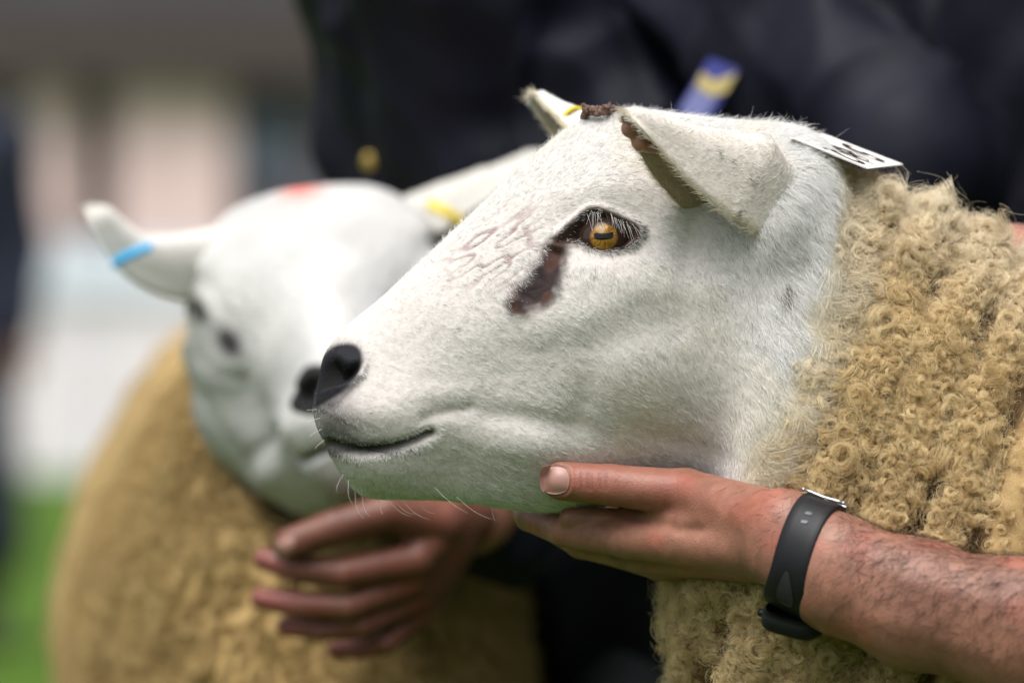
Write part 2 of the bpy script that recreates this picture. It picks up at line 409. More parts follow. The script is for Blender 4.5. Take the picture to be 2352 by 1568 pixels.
ALMOND = z2((620, 580), (740, 440), (880, 330), (1040, 222), (1180, 232), (1400, 310), (1620, 425), (1560, 560), (1400, 640), (1200, 662), (1030, 600), (880, 540), (720, 565))
def rounded(p, k=2):
    p = np.array(p)
    for _ in range(k): p = np.stack([p * .75 + np.roll(p, -1, 0) * .25, p * .25 + np.roll(p, -1, 0) * .75], 1).reshape(-1, 2)
    return p
ALMOND = rounded(ALMOND)
GLAND = z2((590, 580), (690, 600), (660, 720), (655, 950), (590, 1150), (400, 1300), (180, 1360), (150, 1300), (250, 1130), (380, 950), (500, 760), (560, 660))
NOSE = z6((110, 350), (180, 250), (260, 195), (400, 190), (465, 240), (480, 330), (450, 430), (380, 530), (300, 600), (200, 660), (120, 705), (80, 720), (80, 600), (90, 480))
HOLE = z6((130, 390), (190, 300), (280, 300), (360, 375), (472, 330), (455, 425), (385, 500), (290, 535), (190, 560), (115, 590), (112, 480))
NOSE, HOLE = rounded(NOSE), rounded(HOLE, 3)
MOUTH = z6((190, 1040), (330, 1085), (480, 1105), (640, 1085), (800, 1050), (950, 995), (1040, 950), (1115, 932))
CREASE = z6((930, 850), (1060, 805), (1180, 775), (1334, 750), (1450, 715))
WRINK = [z2(*l) for l in (((60, 220), (200, 140), (300, 60)), ((0, 350), (180, 250), (330, 150)), ((0, 470), (200, 350), (300, 180)), ((280, 360), (400, 230), (430, 110)),
    ((0, 610), (130, 570), (300, 460), (450, 400)), ((0, 690), (160, 560), (320, 470)), ((100, 760), (250, 630), (340, 580)), ((20, 480), (150, 430), (250, 370)),
    ((-150, 420), (0, 330), (120, 260)), ((-220, 560), (-90, 500), (20, 420)), ((-180, 660), (-60, 620), (40, 560)))]
SPOTS = z2((785, 735), (775, 790), (825, 850), (900, 880), (990, 895), (1155, 815), (1090, 815), (1250, 870), (1060, 940), (1270, 720), (870, 960), (1300, 830), (1180, 900))
EARSPOT = [[(1660, 333), (1668, 352), (1676, 366)], [(1702, 372), (1708, 386)], [(1718, 488), (1706, 512)], [(1800, 652), (1795, 690)]]
FLOW = np.array([(740, 960, -.5, .8), (760, 1080, -.1, 1), (850, 1100, .2, 1), (1000, 1120, .6, .7), (1200, 1130, .9, .35), (850, 950, .75, .45), (1000, 850, .9, .4),
    (850, 760, .8, .15), (790, 770, .1, .5), (1000, 600, .85, -.25), (1150, 450, .75, -.5), (1150, 650, .5, .7), (1190, 600, .6, .5), (1250, 480, .85, -.2), (1300, 330, .8, -.5), (1400, 420, 1, -.1), (1380, 620, .25, .9),
    (1480, 470, .9, .3), (1500, 620, .5, .8), (1300, 800, .85, .5), (1450, 950, .85, .5), (1500, 800, .5, .8), (1700, 700, .3, .9), (1650, 950, .6, .8),
    (1780, 500, .5, .8), (1850, 400, .7, .6), (1600, 350, .9, .2), (1050, 1000, .8, .5), (930, 1060, .4, .9), (1600, 1080, .8, .6), (1230, 700, .5, -.1)], float)
WB = np.array([(1500, -600), (1880, 335), (1935, 480), (1915, 680), (1850, 850), (1785, 1000), (1740, 1110), (1600, 1200), (1450, 1300), (1200, 1450), (900, 3000)], float)

def streaks(q):
    "fine creases in front of the eye, running along the bridge of the nose"
    a, b = .84 * q[..., 0] - .54 * q[..., 1], .54 * q[..., 0] + .84 * q[..., 1]; z = 0 * a
    n = 1 - 2.2 * np.abs(vnoise(np.stack([a * .016, (b + 9 * vnoise(np.stack([a, b, z], -1), .02, 61)) * .062, z], -1), 1, 60))
    return np.clip(sstep(.35, .9, n) * np.clip(1.35 * gs(q, 1135, 560, 105, 62, -35) + .5 * gs(q, 1200, 660, 50, 60), 0, 1), 0, 1)
def gs(q, cx, cy, rx, ry, rot=0.):
    c, s_ = math.cos(math.radians(rot)), math.sin(math.radians(rot)); x, y = q[..., 0] - cx, q[..., 1] - cy
    return np.exp(-(((x * c + y * s_) / rx) ** 2 + ((-x * s_ + y * c) / ry) ** 2))
def tri(lin, sig, q, a=.0, b=1.):
    d, s_ = line_d(lin, q)
    return np.exp(-(d / sig) ** 2) * sstep(-.001, .12, s_ - a) * sstep(1.001, .82, s_ / b)

# -- the grid of the near sheep; everything sculpted is measured on its near half and mirrored
GA = loft(KA, CNT, TH); NR = len(GA)
_n = grid_normals(GA)
if (_n[150, NT // 4] @ VD) < 0: SGN = -1
else: SGN = 1
_n *= SGN
half = NT // 2 + 1
UW = project(GA[:, :half])
mir = np.array([j if j < half else NT - j for j in range(NT)])
q = UW[:NHEAD + 150]
def full(h, fill=0.):
    o = np.full((NR,) + (half,) + h.shape[2:], fill); o[:len(h)] = h; return o[:, mir]
side = np.clip(np.sin(TH[:half]), 0, 1)[None] ** .35
al = poly_sd(ALMOND, q); gl = poly_sd(GLAND, q); ns = poly_sd(NOSE, q); ho = poly_sd(HOLE, q)
dm, sm = line_d(MOUTH, q)
dis = (84 * gs(q, 1800, 430, 100, 150) + 42 * gs(q, 1755, 545, 80, 80) + 30 * gs(q, 1900, 500, 110, 190) + 5 * tri([(1500, 650), (1340, 720), (1180, 790)], 40, q) - 8 * gs(q, 1430, 775, 140, 44, -16) - 10 * gs(q, 1210, 965, 150, 26, 8) + 8 * gs(q, 1260, 1030, 190, 34, 8) - 9 * gs(q, 1335, 930, 34, 110, 14) - 8 * gs(q, 1560, 1010, 120, 30, 20) + 24 * gs(q, 1375, 430, 120, 50, -8) - 16 * gs(q, 1375, 535, 110, 65) + 18 * gs(q, 1490, 645, 140, 54, 12)
       - 13 * tri(z2((640, 600), (560, 850), (400, 1100), (230, 1300)), 34, q) + 34 * gs(q, 1490, 870, 180, 180)
       - 15 * gs(q, 1590, 570, 40, 120, 6) + 5 * gs(q, 1660, 620, 70, 130, 8) - 24 * gs(q, 1170, 850, 120, 120)
       + 14 * gs(q, 850, 955, 100, 50) + 6 * gs(q, 890, 1085, 100, 34) - 8 * gs(q, 1040, 1080, 60, 60) + 8 * gs(q, 1200, 1040, 120, 50)
       - 30 * np.exp(-(dm / 10) ** 2) * sstep(1.0, .85, sm) - 6 * tri(CREASE, 15, q) + 3 * gs(q, 1000, 905, 120, 26, -10)
       + 5 * np.exp(-((al - 10) / 10) ** 2) * (q[..., 1] < 545) + 5 * np.exp(-((al - 8) / 8) ** 2)
       - 28 * sstep(3, -24, al) + 2 * np.exp(-((gl - 10) / 12) ** 2)
       + 6 * np.exp(-((ho - 8) / 9) ** 2) * (q[..., 0] > 770) - 40 * sstep(4, -24, ho)
       - 40 * tri([(1880, 335), (1938, 440), (1940, 560), (1925, 680), (1895, 790)], 15, q) + 10 * gs(q, 1890, 560, 40, 150)
       - 2.6 * streaks(q) - 1.4 * np.abs(vnoise(np.stack([q[..., 0] + .7 * q[..., 1], (q[..., 1] - .5 * q[..., 0]) * 2.2, 0 * q[..., 0]], -1), .022, 55)) + 9 * gs(q, 1000, 700, 60, 200, -45) - 8 * gs(q, 900, 830, 60, 60))
sm_w = sstep(60, 10, ns)
for _ in range(14):
    g_ = dis.copy(); g_[1:-1, 1:-1] = (dis[:-2, 1:-1] + dis[2:, 1:-1] + dis[1:-1, :-2] + dis[1:-1, 2:]) / 4; dis = dis * (1 - .8 * sm_w) + g_ * .8 * sm_w
# wool mask, folds and lumps
xb = np.interp(q[..., 1], WB[:, 1], WB[:, 0]); wool_h = sstep(-70, 90, q[..., 0] - xb + 30 * vnoise(np.stack([q[..., 0], q[..., 1], 0 * q[..., 0]], -1), .014, 2))
WOOL = full(wool_h, 1.)
pn = GA[:, :half]
lump = np.abs(fnoise(pn * A(1, 1, .55), 38, 3, 2)) * -16 + fnoise(pn, 90, 8, 2) * 9
cr = pn[..., 0] * .90 - pn[..., 2] * .40 + .005 * vnoise(pn, 14, 21)
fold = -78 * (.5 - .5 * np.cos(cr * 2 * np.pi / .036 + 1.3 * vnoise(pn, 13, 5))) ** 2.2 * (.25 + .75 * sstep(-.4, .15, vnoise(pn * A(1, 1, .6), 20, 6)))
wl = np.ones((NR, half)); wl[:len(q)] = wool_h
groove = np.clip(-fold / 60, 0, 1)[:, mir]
disp = full(dis * side) - 5 + (((lump + fold - 14) * wl)[:, mir])
PA = GA + _n * disp[..., None] * PXM
def sheep_colors(q, wool_h):
    n3 = np.stack([q[..., 0], q[..., 1], 0 * q[..., 0]], -1)
    eye = sstep(9, 1, al); glm = sstep(34, -6, gl + 7 * vnoise(n3, .06, 4)); nose = sstep(10, -4, ns); lid = sstep(17, 4, al)
    lips = np.clip(sstep(44, 6, dm) * sstep(.8, .3, sm) * (q[..., 1] < 1045) + 1.1 * gs(q, 770, 985, 66, 70) + .8 * sstep(34, 0, ns) * (q[..., 1] > 860) + .45 * sstep(26, 0, ns), 0, 1)
    wr = streaks(q)
    skin = np.ones(q.shape[:-1] + (3,)) * A(.56, .52, .49)
    def mix(m, c):
        nonlocal skin; m = m[..., None]; skin = skin * (1 - m) + A(*c) * m
    mix(lips * .85, (.10, .09, .095)); mix(wr * .9, (.26, .165, .165)); mix(lid * .8, (.09, .055, .045)); mix(glm, (.030, .020, .020))
    mix(glm * sstep(.1, .4, vnoise(n3, .035, 9)), (.06, .028, .022)); mix(nose, (.011, .011, .015)); mix(sstep(5, -8, ho), (.003, .003, .003)); mix(eye, (.035, .018, .012))
    mix(np.exp(-(dm / 8) ** 2) * sstep(1.02, .9, sm), (.06, .045, .045))
    bare = np.clip(np.maximum.reduce([sstep(1, -7, al), glm * .90, nose * .95, sstep(2, -6, ho), wr * .42, np.exp(-(dm / 6) ** 2) * (sm < .97)]), 0, 1)
    dark = np.clip(np.maximum.reduce([lips * .85, nose * .95, lid * .75, sstep(30, 2, gl) * .6, wr * .12]), 0, 1)
    return skin, bare, dark
sk, bare_h, dark_h = sheep_colors(q, wool_h)
WSKIN = A(.34, .23, .10)
SKIN = full(sk, .5); SKIN = SKIN * (1 - WOOL[..., None]) + (WSKIN * (1 - groove[..., None]) + A(.16, .10, .05) * groove[..., None]) * WOOL[..., None]  # wool skin darkened inside the fold grooves, shade put into the colour
FURW = full((1 - bare_h) * (1 - wool_h) ** 1.3); DARK = full(dark_h)
dd = 1 / (np.linalg.norm(q[..., None, :] - FLOW[:, :2], axis=-1) ** 3 + 2000.); fl = (dd[..., None] * FLOW[:, 2:]).sum(-2) / dd.sum(-1)[..., None]
FL = full(fl)
ln = np.interp(q[..., 0], [730, 850, 1050, 1400, 1700, 1850], [2.6, 3.6, 4.9, 5.4, 7.5, 12]) * (1 - .25 * sstep(40, 5, al)) * (1 - .35 * sstep(34, 4, gl)) + 2.2 * sstep(1080, 1150, q[..., 1])
LEN = full(ln) / 1000
UWF = full(q)

def ear_grid(pts, wd, rw, O, ext=.0, th=.0042, na=60, nb=28):
    "cupped ear: pts run along its open rim from base to tip, wd is the depth of the cup, rw half its width; a closed tube of two skins"
    pts = np.asarray(pts, float); t = np.linspace(0, 1, len(pts)); a = 1 - (1 - np.linspace(0, 1, na)) ** 1.35
    C = cspline(t, pts, a); T = unit(np.gradient(C, axis=0)); wd = np.interp(a, *wd); rw = np.interp(a, *rw)
    tip = np.sqrt(np.clip(1 - ((a - .93) / .07).clip(0, 1) ** 2, .004, 1)); wd = wd * tip; rw = rw * tip
    O = np.asarray(O, float); O = unit(O - (T * O).sum(-1, keepdims=True) * T); W = np.cross(T, O)
    b = np.linspace(-1, 1, nb); rows = []
    for sgn, bb in ((0, b), (1, b[::-1])):
        f = bb[None] * np.pi / 2; k = sgn * th * np.sqrt(np.clip(1 - np.abs(bb[None]) ** 6, .05, 1))
        do = np.maximum(wd[:, None] - np.minimum(k, wd[:, None] * .45), 0); dw = np.maximum(rw[:, None] - np.minimum(k, rw[:, None] * .45), 0)
        lip = .0025 * np.clip(np.abs(bb[None]) - .8, 0, 1) * 5 * np.minimum(1, wd[:, None] / .01)
        rows.append(C[:, None] - O[:, None] * (do * np.cos(f) - ext * wd[:, None] * np.clip(-bb[None], 0, 1) ** 3)[..., None] + W[:, None] * (dw * np.sign(bb[None]) * np.abs(np.sin(f)) ** .8 + lip * np.sign(bb[None]))[..., None])
    G = np.concatenate(rows, 1); g = Grid(G); inner = np.zeros(G.shape[:2]); inner[:, nb:] = 1
    mid = (g.n[na // 2, nb // 2] * (-O[na // 2])).sum()
    if mid < 0: g.n *= -1
    g.flip = mid < 0; g.T = np.repeat(T[:, None], G.shape[1], 1); g.inner = inner; g.rim = np.abs(np.concatenate([b, b[::-1]]))[None] * np.ones((na, 1))
    return g

def hairs(name, parent, f, pos, nrm, flow, L, col, N, M=5, rad=.00009, lift=.28, jit=.2, tuft=.35, seed=1, m=None, curl=.0, sink=.0008):
    rg = np.random.default_rng(seed)
    p, n, d, L = f(pos), unit(f(nrm)), f(flow), f(L)
    d = unit(d - (d * n).sum(-1, keepdims=True) * n); s_ = np.cross(n, d)
    a = tuft * vnoise(p, 140, seed) + .22 * vnoise(p, 420, seed + 3) + rg.normal(0, jit, N); d = d * np.cos(a)[:, None] + s_ * np.sin(a)[:, None]
    lf = np.clip(lift + .10 * rg.normal(size=N) + .12 * vnoise(p, 190, seed + 5), .04, 1.2) if np.ndim(lift) == 0 else np.clip(lift + .12 * rg.normal(size=N), .05, 1.4)
    L = L * (.6 + .75 * rg.random(N)); t = np.linspace(0, 1, M)
    bend = rg.normal(0, .12, N) + curl * rg.normal(size=N)
    pts = (p - n * sink)[:, None] + d[:, None] * (L * np.cos(lf))[:, None, None] * t[None, :, None] + n[:, None] * (L * np.sin(lf))[:, None, None] * (t - .45 * t ** 2)[None, :, None] \
        + s_[:, None] if False else (p - n * sink)[:, None] + d[:, None] * ((L * np.cos(lf))[:, None] * t)[..., None] + n[:, None] * ((L * np.sin(lf))[:, None] * (t - .45 * t ** 2))[..., None] + s_[:, None] * ((L * bend)[:, None] * t ** 2)[..., None]
    c = f(col) if not callable(col) else col(f, p, rg)
    rr = (rad * (.7 + .6 * rg.random(N)))[:, None] * (1 - .75 * t ** 1.5)[None]
    return curves_obj(name, pts, rr, c, m or M_fur, parent)

def wool_locks(name, parent, f, pos, nrm, N, strands, seed, size=1., col0=(.45, .305, .125), tip=(.90, .76, .47), m=None, rad=.00012, M=16, zlight=None, grav=.25, dens=None):
    rg = np.random.default_rng(seed); p, n = f(pos), unit(f(nrm))
    tv = unit(np.cross(n, rg.normal(size=(N, 3)))); ax = unit(n * (.7 + .5 * rg.random(N))[:, None] + tv * .65 + A(0, 0, -grav))
    e1 = unit(np.cross(ax, n + .3 * rg.normal(size=(N, 3)))); e2 = np.cross(ax, e1)
    size = size * (.75 + .5 * rg.random(N)) if strands > 1 else size * np.ones(N); sk_ = np.repeat(size, strands); R = (.0022 + .0030 * rg.random(N) ** 1.4) * size; H = (.0045 + .006 * rg.random(N)) * size; turns = .9 + .9 * rg.random(N); hand = np.where(rg.random(N) < .5, 1, -1); ph0 = rg.random(N) * 6.28
    S = strands; k = np.repeat(np.arange(N), S); n_ = N * S; t = np.linspace(0, 1, M)[None]
    o1, o2, o3 = rg.normal(0, .0007, (3, n_)) * sk_; dph = rg.normal(0, .20, n_); dR = 1 + rg.normal(0, .13, n_); dH = 1 + rg.normal(0, .16, n_)
    stray = rg.random(n_) < .10; dR = np.where(stray, dR * (1 + .9 * rg.random(n_)), dR); dph = np.where(stray, dph + rg.normal(0, 1., n_), dph); dH = np.where(stray, dH * (1 + .5 * rg.random(n_)), dH)
    ang = (ph0[k] + dph)[:, None] + (hand * turns * 6.283)[k][:, None] * t
    rr = (R[k] * dR)[:, None] * np.minimum(1, .25 + t * 1.5) * (1 - .35 * t ** 2)
    base = p[k] - n[k] * .0015
    pts = base[:, None] + ax[k][:, None] * ((H[k] * dH)[:, None] * t)[..., None] + e1[k][:, None] * (rr * np.cos(ang))[..., None] + e2[k][:, None] * (rr * np.sin(ang))[..., None] \
        + (e1[k] * o1[:, None] + e2[k] * o2[:, None] + ax[k] * o3[:, None])[:, None] * (.4 + .6 * t)[..., None]
    tone = rg.random(N)[k] * .6 + rg.random(n_) * .4
    c = A(*col0)[None] * (1 - tone[:, None]) + A(*tip)[None] * tone[:, None]
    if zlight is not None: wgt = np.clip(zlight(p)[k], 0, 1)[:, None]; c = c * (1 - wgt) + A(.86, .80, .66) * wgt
    dk = rg.random(n_) < .004; c[dk] = (.05, .035, .02)
    return curves_obj(name, pts, (rad * (.7 + .6 * rg.random(n_)))[:, None] * (1 - .5 * t), c, m or M_wool, parent)

# ---- near sheep
ram = thing('sheep', 'sharp white faced sheep in profile with amber eye, jaw held in a bare hand', 'sheep', (.7, .2, 0), 'sheep held for showing')
gA = Grid(PA); gA.n = grid_normals(PA) * SGN
sp = np.array([P(0, 0, 0)])
def W3(px, py, v):
    "point at lateral offset v of the head plane that is seen at photo pixel (px, py)"
    a, b = px, py
    for _ in range(8):
        g = sag(a, b) + VD * v * PXM; e = project(g); a += px - e[0]; b += py - e[1]
    return sag(a, b) + VD * v * PXM
earN = ear_grid([W3(1840, 500, 70), W3(1775, 515, 180), W3(1714, 516, 252), W3(1650, 484, 296), W3(1560, 408, 340), W3(1500, 338, 380), W3(1432, 258, 420)], ([0, .17, .34, .5, .66, .83, .93, 1], [.030, .040, .049, .053, .038, .022, .0125, .0085]), ([0, .2, .35, .5, .66, .83, 1], [.010, .016, .019, .020, .016, .011, .0075]), (-.50, .06, -.87), .22)
earF = ear_grid([W3(1390, 400, -205), W3(1330, 350, -270), W3(1275, 290, -335), W3(1226, 226, -400)], ([0, .3, .6, .9, 1], [.032, .029, .020, .0095, .007]), ([0, .3, .6, 1], [.022, .021, .015, .006]), (-.50, -.42, -.76))
Vs = [PA.reshape(-1, 3)]; Fs = [grid_faces(NR, NT)[:, ::(-1 if SGN == 1 else 1)]]; Cs = [SKIN.reshape(-1, 3)]; off = len(Vs[0])
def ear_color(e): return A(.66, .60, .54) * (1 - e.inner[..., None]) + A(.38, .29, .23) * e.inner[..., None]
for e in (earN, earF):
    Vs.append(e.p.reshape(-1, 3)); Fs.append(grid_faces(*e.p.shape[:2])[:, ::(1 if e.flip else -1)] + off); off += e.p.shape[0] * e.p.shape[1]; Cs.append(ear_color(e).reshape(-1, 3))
for px, v in ((2550, -380), (2550, 380), (4700, -420), (4700, 420)):        # legs, below the picture
    t = MB().tube([sag(px, 2050) + VD * v * PXM, sag(px + 10, 2700) + VD * v * PXM, sag(px - 20, 3300) + VD * v * PXM, sag(px, 3850) + VD * v * PXM, sag(px - 60, 4090) + VD * v * PXM], [.075, .042, .03, .027, .032], 12)
    f4 = [f for f in t.f if len(f) == 4]; Vs.append(np.array(t.v)); Fs.append(np.array(f4) + off); off += len(t.v); Cs.append(np.ones((len(t.v), 3)) * .5)
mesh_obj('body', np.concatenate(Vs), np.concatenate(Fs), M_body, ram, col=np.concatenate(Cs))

facing = .3 + .7 * sstep(-.45, .05, (gA.n * A(0, -1, 0)).sum(-1))
FLOW3 = FL[..., :1] * XD - FL[..., 1:] * ZD
top_up = sstep(.35, .9, gA.n[..., 2]) * sstep(1000, 1250, UWF[..., 0])
def fur_col(f, p, rg):
    d = f(DARK); u = f(UWF); N = len(p); c = np.ones((N, 3)) * A(.93, .93, .915) * (.74 + .26 * rg.random(N) ** .7)[:, None]
    cream = (sstep(.0, .5, vnoise(p, 28, 71)) * .5)[:, None]; c = c * (1 - cream) + c * A(1, .95, .82) * cream
    c = np.where(rg.random(N)[:, None] < .08, c * A(.42, .40, .38), c); wl_ = f(WOOL)[:, None] * (.5 + .5 * rg.random(N))[:, None]; c = c * (1 - wl_) + A(.74, .62, .42) * wl_
    m = rg.random(N) < d; c[m] = A(.05, .045, .05)
    for s_ in SPOTS: c[np.linalg.norm(u - A(*s_), axis=1) < 2.2 + 1.6 * ((s_[0] * 7.3) % 1)] = (.03, .025, .025)
    for l in EARSPOT[3:]: c[line_d(l, u)[0] < 5] = (.12, .07, .05)
    return c
NF = 270000
f = gA.sampler(FURW * facing, NF, rng)
hairs('fur', ram, f, PA, gA.n, FLOW3, LEN, fur_col, NF, rad=.000105, lift=f(.19 + .30 * top_up + .12 * sstep(1600, 1850, UWF[..., 0]) + .15 * DARK), seed=2, jit=.18, tuft=.36)
f = gA.sampler(FURW * facing * sstep(.2, .8, top_up + .35 * sstep(760, 730, UWF[..., 0]) + .8 * sstep(.45, .8, gA.n[..., 2]) * sstep(820, 1000, UWF[..., 0])), 4200, rng)      # longer stray hairs on the crown and lips
hairs('stray_hair', ram, f, PA, gA.n, FLOW3, LEN * 1.4, lambda f, p, r: np.ones((len(p), 3)) * A(.88, .87, .84), 4200, M=8, rad=.00008, lift=.85, jit=.9, seed=4, curl=.5)
for e, nm, sd_ in ((earN, 'ear_fur', 5), (earF, 'ear_fur', 6)):
    Wt = np.where(e.inner > 0, .4, 1.0) * np.ones(e.p.shape[:2]); f = e.sampler(Wt, 36000, rng)
    UE = project(e.p)
    def ear_col(f, p, rg, e=e, UE=UE):
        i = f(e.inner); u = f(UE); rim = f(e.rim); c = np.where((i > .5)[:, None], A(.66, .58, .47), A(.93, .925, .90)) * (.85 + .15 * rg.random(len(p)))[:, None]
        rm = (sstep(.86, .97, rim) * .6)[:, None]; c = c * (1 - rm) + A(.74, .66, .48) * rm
        if e is earN:
            for l in EARSPOT[:3]: c[line_d(l, u)[0] < 4.5] = (.07, .06, .06)
            fre = (vnoise(np.concatenate([u, u[:, :1] * 0], 1), .05, 77) > .62) & (i < .5) & (u[:, 0] > 1640) & (u[:, 1] > 400) & (rg.random(len(p)) < .45); c[fre] *= .35
        return c
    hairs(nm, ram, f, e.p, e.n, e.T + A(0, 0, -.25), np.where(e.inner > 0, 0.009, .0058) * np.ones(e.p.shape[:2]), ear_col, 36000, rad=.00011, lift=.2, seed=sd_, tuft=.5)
neckl = sstep(2000, 1800, UWF[..., 0]) * sstep(1130, 900, UWF[..., 1])
vis = facing * np.ones_like(WOOL); vis[NHEAD + 175:] *= .12
vis *= np.where(np.arange(NR)[:, None] > NHEAD + 215, .25, 1)
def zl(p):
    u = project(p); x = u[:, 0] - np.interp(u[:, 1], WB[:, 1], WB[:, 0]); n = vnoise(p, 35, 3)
    crest = sstep(330, 30, u[:, 1] - np.interp(u[:, 0], [1880, 2070, 2210, 2370, 2570], [350, 400, 450, 545, 620]) + 60 * n)  # cream wool along the crest, its top-lit highlight also put into the colour
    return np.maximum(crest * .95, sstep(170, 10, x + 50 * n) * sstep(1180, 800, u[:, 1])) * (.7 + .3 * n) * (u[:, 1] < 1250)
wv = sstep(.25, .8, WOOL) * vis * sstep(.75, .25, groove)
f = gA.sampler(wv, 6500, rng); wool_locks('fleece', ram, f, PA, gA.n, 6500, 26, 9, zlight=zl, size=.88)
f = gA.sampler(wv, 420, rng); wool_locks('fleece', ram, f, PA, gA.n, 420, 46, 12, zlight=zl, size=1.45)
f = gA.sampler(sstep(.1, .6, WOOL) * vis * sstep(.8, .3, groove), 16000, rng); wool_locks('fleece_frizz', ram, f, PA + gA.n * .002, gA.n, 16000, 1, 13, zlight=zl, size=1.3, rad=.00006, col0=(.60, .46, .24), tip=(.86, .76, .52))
f = gA.sampler(sstep(.02, .35, WOOL) * sstep(1., .4, WOOL) * vis, 26000, rng)
hairs('neck_wool', ram, f, PA, gA.n, FLOW3, np.full((NR, NT), .015), lambda f, p, r: (A(.88, .82, .68) * (1 - f(WOOL)[:, None] * .4) + A(.70, .54, .29) * f(WOOL)[:, None] * .4) * (.75 + .25 * r.random(len(p)))[:, None], 26000, M=8, rad=.00011, lift=.4, seed=31, jit=.35, tuft=.9, curl=.5)

# eye
def eyeball(name, c, r, fwd, up, parent, detail=96):
    fwd = unit(fwd); x = unit(np.cross(up, fwd)); y = np.cross(fwd, x)
    a = np.concatenate([np.linspace(0, .95, detail), np.linspace(.98, np.pi * .98, 24)]); b = np.linspace(0, 2 * np.pi, 144, endpoint=False)
    Ag, Bg = np.meshgrid(a, b, indexing='ij'); lx, ly = np.sin(Ag) * np.cos(Bg), np.sin(Ag) * np.sin(Bg)
    cornea = 1 + .05 * np.exp(-(Ag / .45) ** 2)
    V = c + r * ((x * lx[..., None] + y * ly[..., None]) + fwd * (np.cos(Ag) * cornea)[..., None])
    rad_ = np.hypot(lx, ly); ir = .50
    nz = vnoise(np.stack([Bg * 9, rad_ * 8, 0 * Bg], -1), 1, 3) * .5 + .5; n2 = vnoise(np.stack([lx, ly, 0 * lx], -1), 9, 8) * .5 + .5
    iris = A(.27, .145, .022)[None, None] * (.25 + 1.2 * nz)[..., None]; iris = iris * (1 - .45 * n2[..., None]) + A(.14, .05, .006) * .45 * n2[..., None]
    iris = iris * (1 - sstep(.40, .50, rad_))[..., None] + A(.10, .04, .008) * sstep(.40, .50, rad_)[..., None]
    col = np.where((rad_ < ir)[..., None], iris, A(.026, .014, .009)); col[np.cos(Ag) < 0] = .02
    pup = np.maximum(np.abs(lx) - .27, 0) ** 2 + np.maximum(np.abs(ly - .6 * lx ** 2 + .02) - .045, 0) ** 2
    col = col * sstep(.0032, .0068, pup)[..., None] + .002
    nr, n_t = Ag.shape
    return mesh_obj(name, V.reshape(-1, 3), grid_faces(nr, n_t)[:, ::-1], M_eye, parent, col=col.reshape(-1, 3))
M_eye = mat('eye', (.5, .3, .05), .35, vcol=True, coat=1., spec=.0); M_eye.node_tree.nodes['Principled BSDF'].inputs['Coat IOR'].default_value = 1.37
def at_px(px, py):
    "point of the near sheep's undisplaced face seen at a photo pixel, and its normal"
    d = ((UW[:NHEAD + 60] - A(px, py)) ** 2).sum(-1); k = np.unravel_index(d.argmin(), d.shape); return GA[k], _n[k], k
pe, ne, ke = at_px(1384, 534)
rE = .0168
for s_ in (1, -1):
    k = ke if s_ == 1 else (ke[0], (NT - ke[1]) % NT)
    nn = _n[k]; fw = unit(nn * .75 + (-VD * -1 if False else VD * s_) * .6 - XD * .12)
    eyeball('eye', GA[k] - nn * (rE * .97), rE, fw, unit(ZD + XD * -.05), ram)

# ------------------------------------------------------------------ people
M_skin = mat('skin', (.4, .2, .13), .42, vcol=True, var=.10, scale=160, bump=.45, bscale=750, dist=.0007, spec=.35, sss=.12)
M_nail = mat('nail', (.36, .19, .155), .4, var=.06, scale=200, spec=.5, sss=.1)
M_jacket = mat('waxed_navy_cloth', (.0052, .0056, .0135), .64, var=.35, scale=6, bump=.5, bscale=16, dist=.008, spec=.2)
M_trouser = mat('dark_trouser_cloth', (.014, .015, .022), .6, var=.2, scale=8, spec=.5)
M_navy = mat('navy_cloth', (.006, .010, .028), .8)
M_boot = mat('boot_rubber', (.02, .02, .018), .5)
M_hairm = mat('dark_hair', (.03, .02, .014), .7)
M_armhair = hair_mat('dark_arm_hair', .0, .5, .2)
def R(px): return px * PXM
def pr(p, rp, q, rq, k=6): return (P(*p), R(rp) * (3 + p[2]) / 3, P(*q), R(rq) * (3 + q[2]) / 3, R(k))
def chain(pts, k=8): return [pr(a[:3], a[3], b[:3], b[3], k) for a, b in zip(pts[:-1], pts[1:])]
def prims_sd(prims, x):
    d = np.full(x.shape[:-1], 1.0)
    for a, ra, b, rb, k in prims: d = smin(d, sd_cone(x, a, ra, b, rb), k)
    return d
PAL = 40
handA = []
for dv, rs in ((-33, 1), (33, 1)):       # flattened forearm and wrist
    handA += chain([(2820 + dv * .3, 1615 + dv, -.10, 130), (2352 - dv * -.3, 1449 + dv, -.088, 124), (2100 + dv * -.3, 1385 + dv, -.072, 104), (1925, 1318 + dv, -.058, 92), (1800 - dv * .3, 1240 + dv, -.040, 78)], 60)
handA += [pr((1795, 1205, -.034), 76, (1575, 1133, .026), 57, 40), pr((1575, 1133, .026), 56, (1405, 1113, .029), 47, 14), pr((1405, 1113, .029), 47, (1290, 1104, .031), 45, 8),
          pr((1800, 1262, -.030), 72, (1440, 1236, .045), 46, 34), pr((1760, 1280, -.012), 60, (1480, 1272, .068), 46, 26), pr((1760, 1285, .012), 52, (1515, 1290, .092), 43, 24),
          pr((1760, 1280, .030), 46, (1560, 1285, .112), 38, 24), pr((1640, 1200, .004), 44, (1500, 1212, .038), 28, 30), pr((1520, 1198, .042), 30, (1310, 1190, .062), 26, 26)]
handA += chain([(1440, 1236, .045, 45), (1295, 1218, .072, 37), (1215, 1188, .098, 31), (1185, 1150, .120, 26)], 7)
handA += chain([(1480, 1272, .068, 45), (1335, 1245, .105, 37), (1255, 1200, .135, 31), (1230, 1150, .150, 27)], 7)
handA += chain([(1515, 1290, .092, 42), (1385, 1258, .132, 35), (1315, 1200, .158, 30), (1305, 1150, .168, 25)], 7)
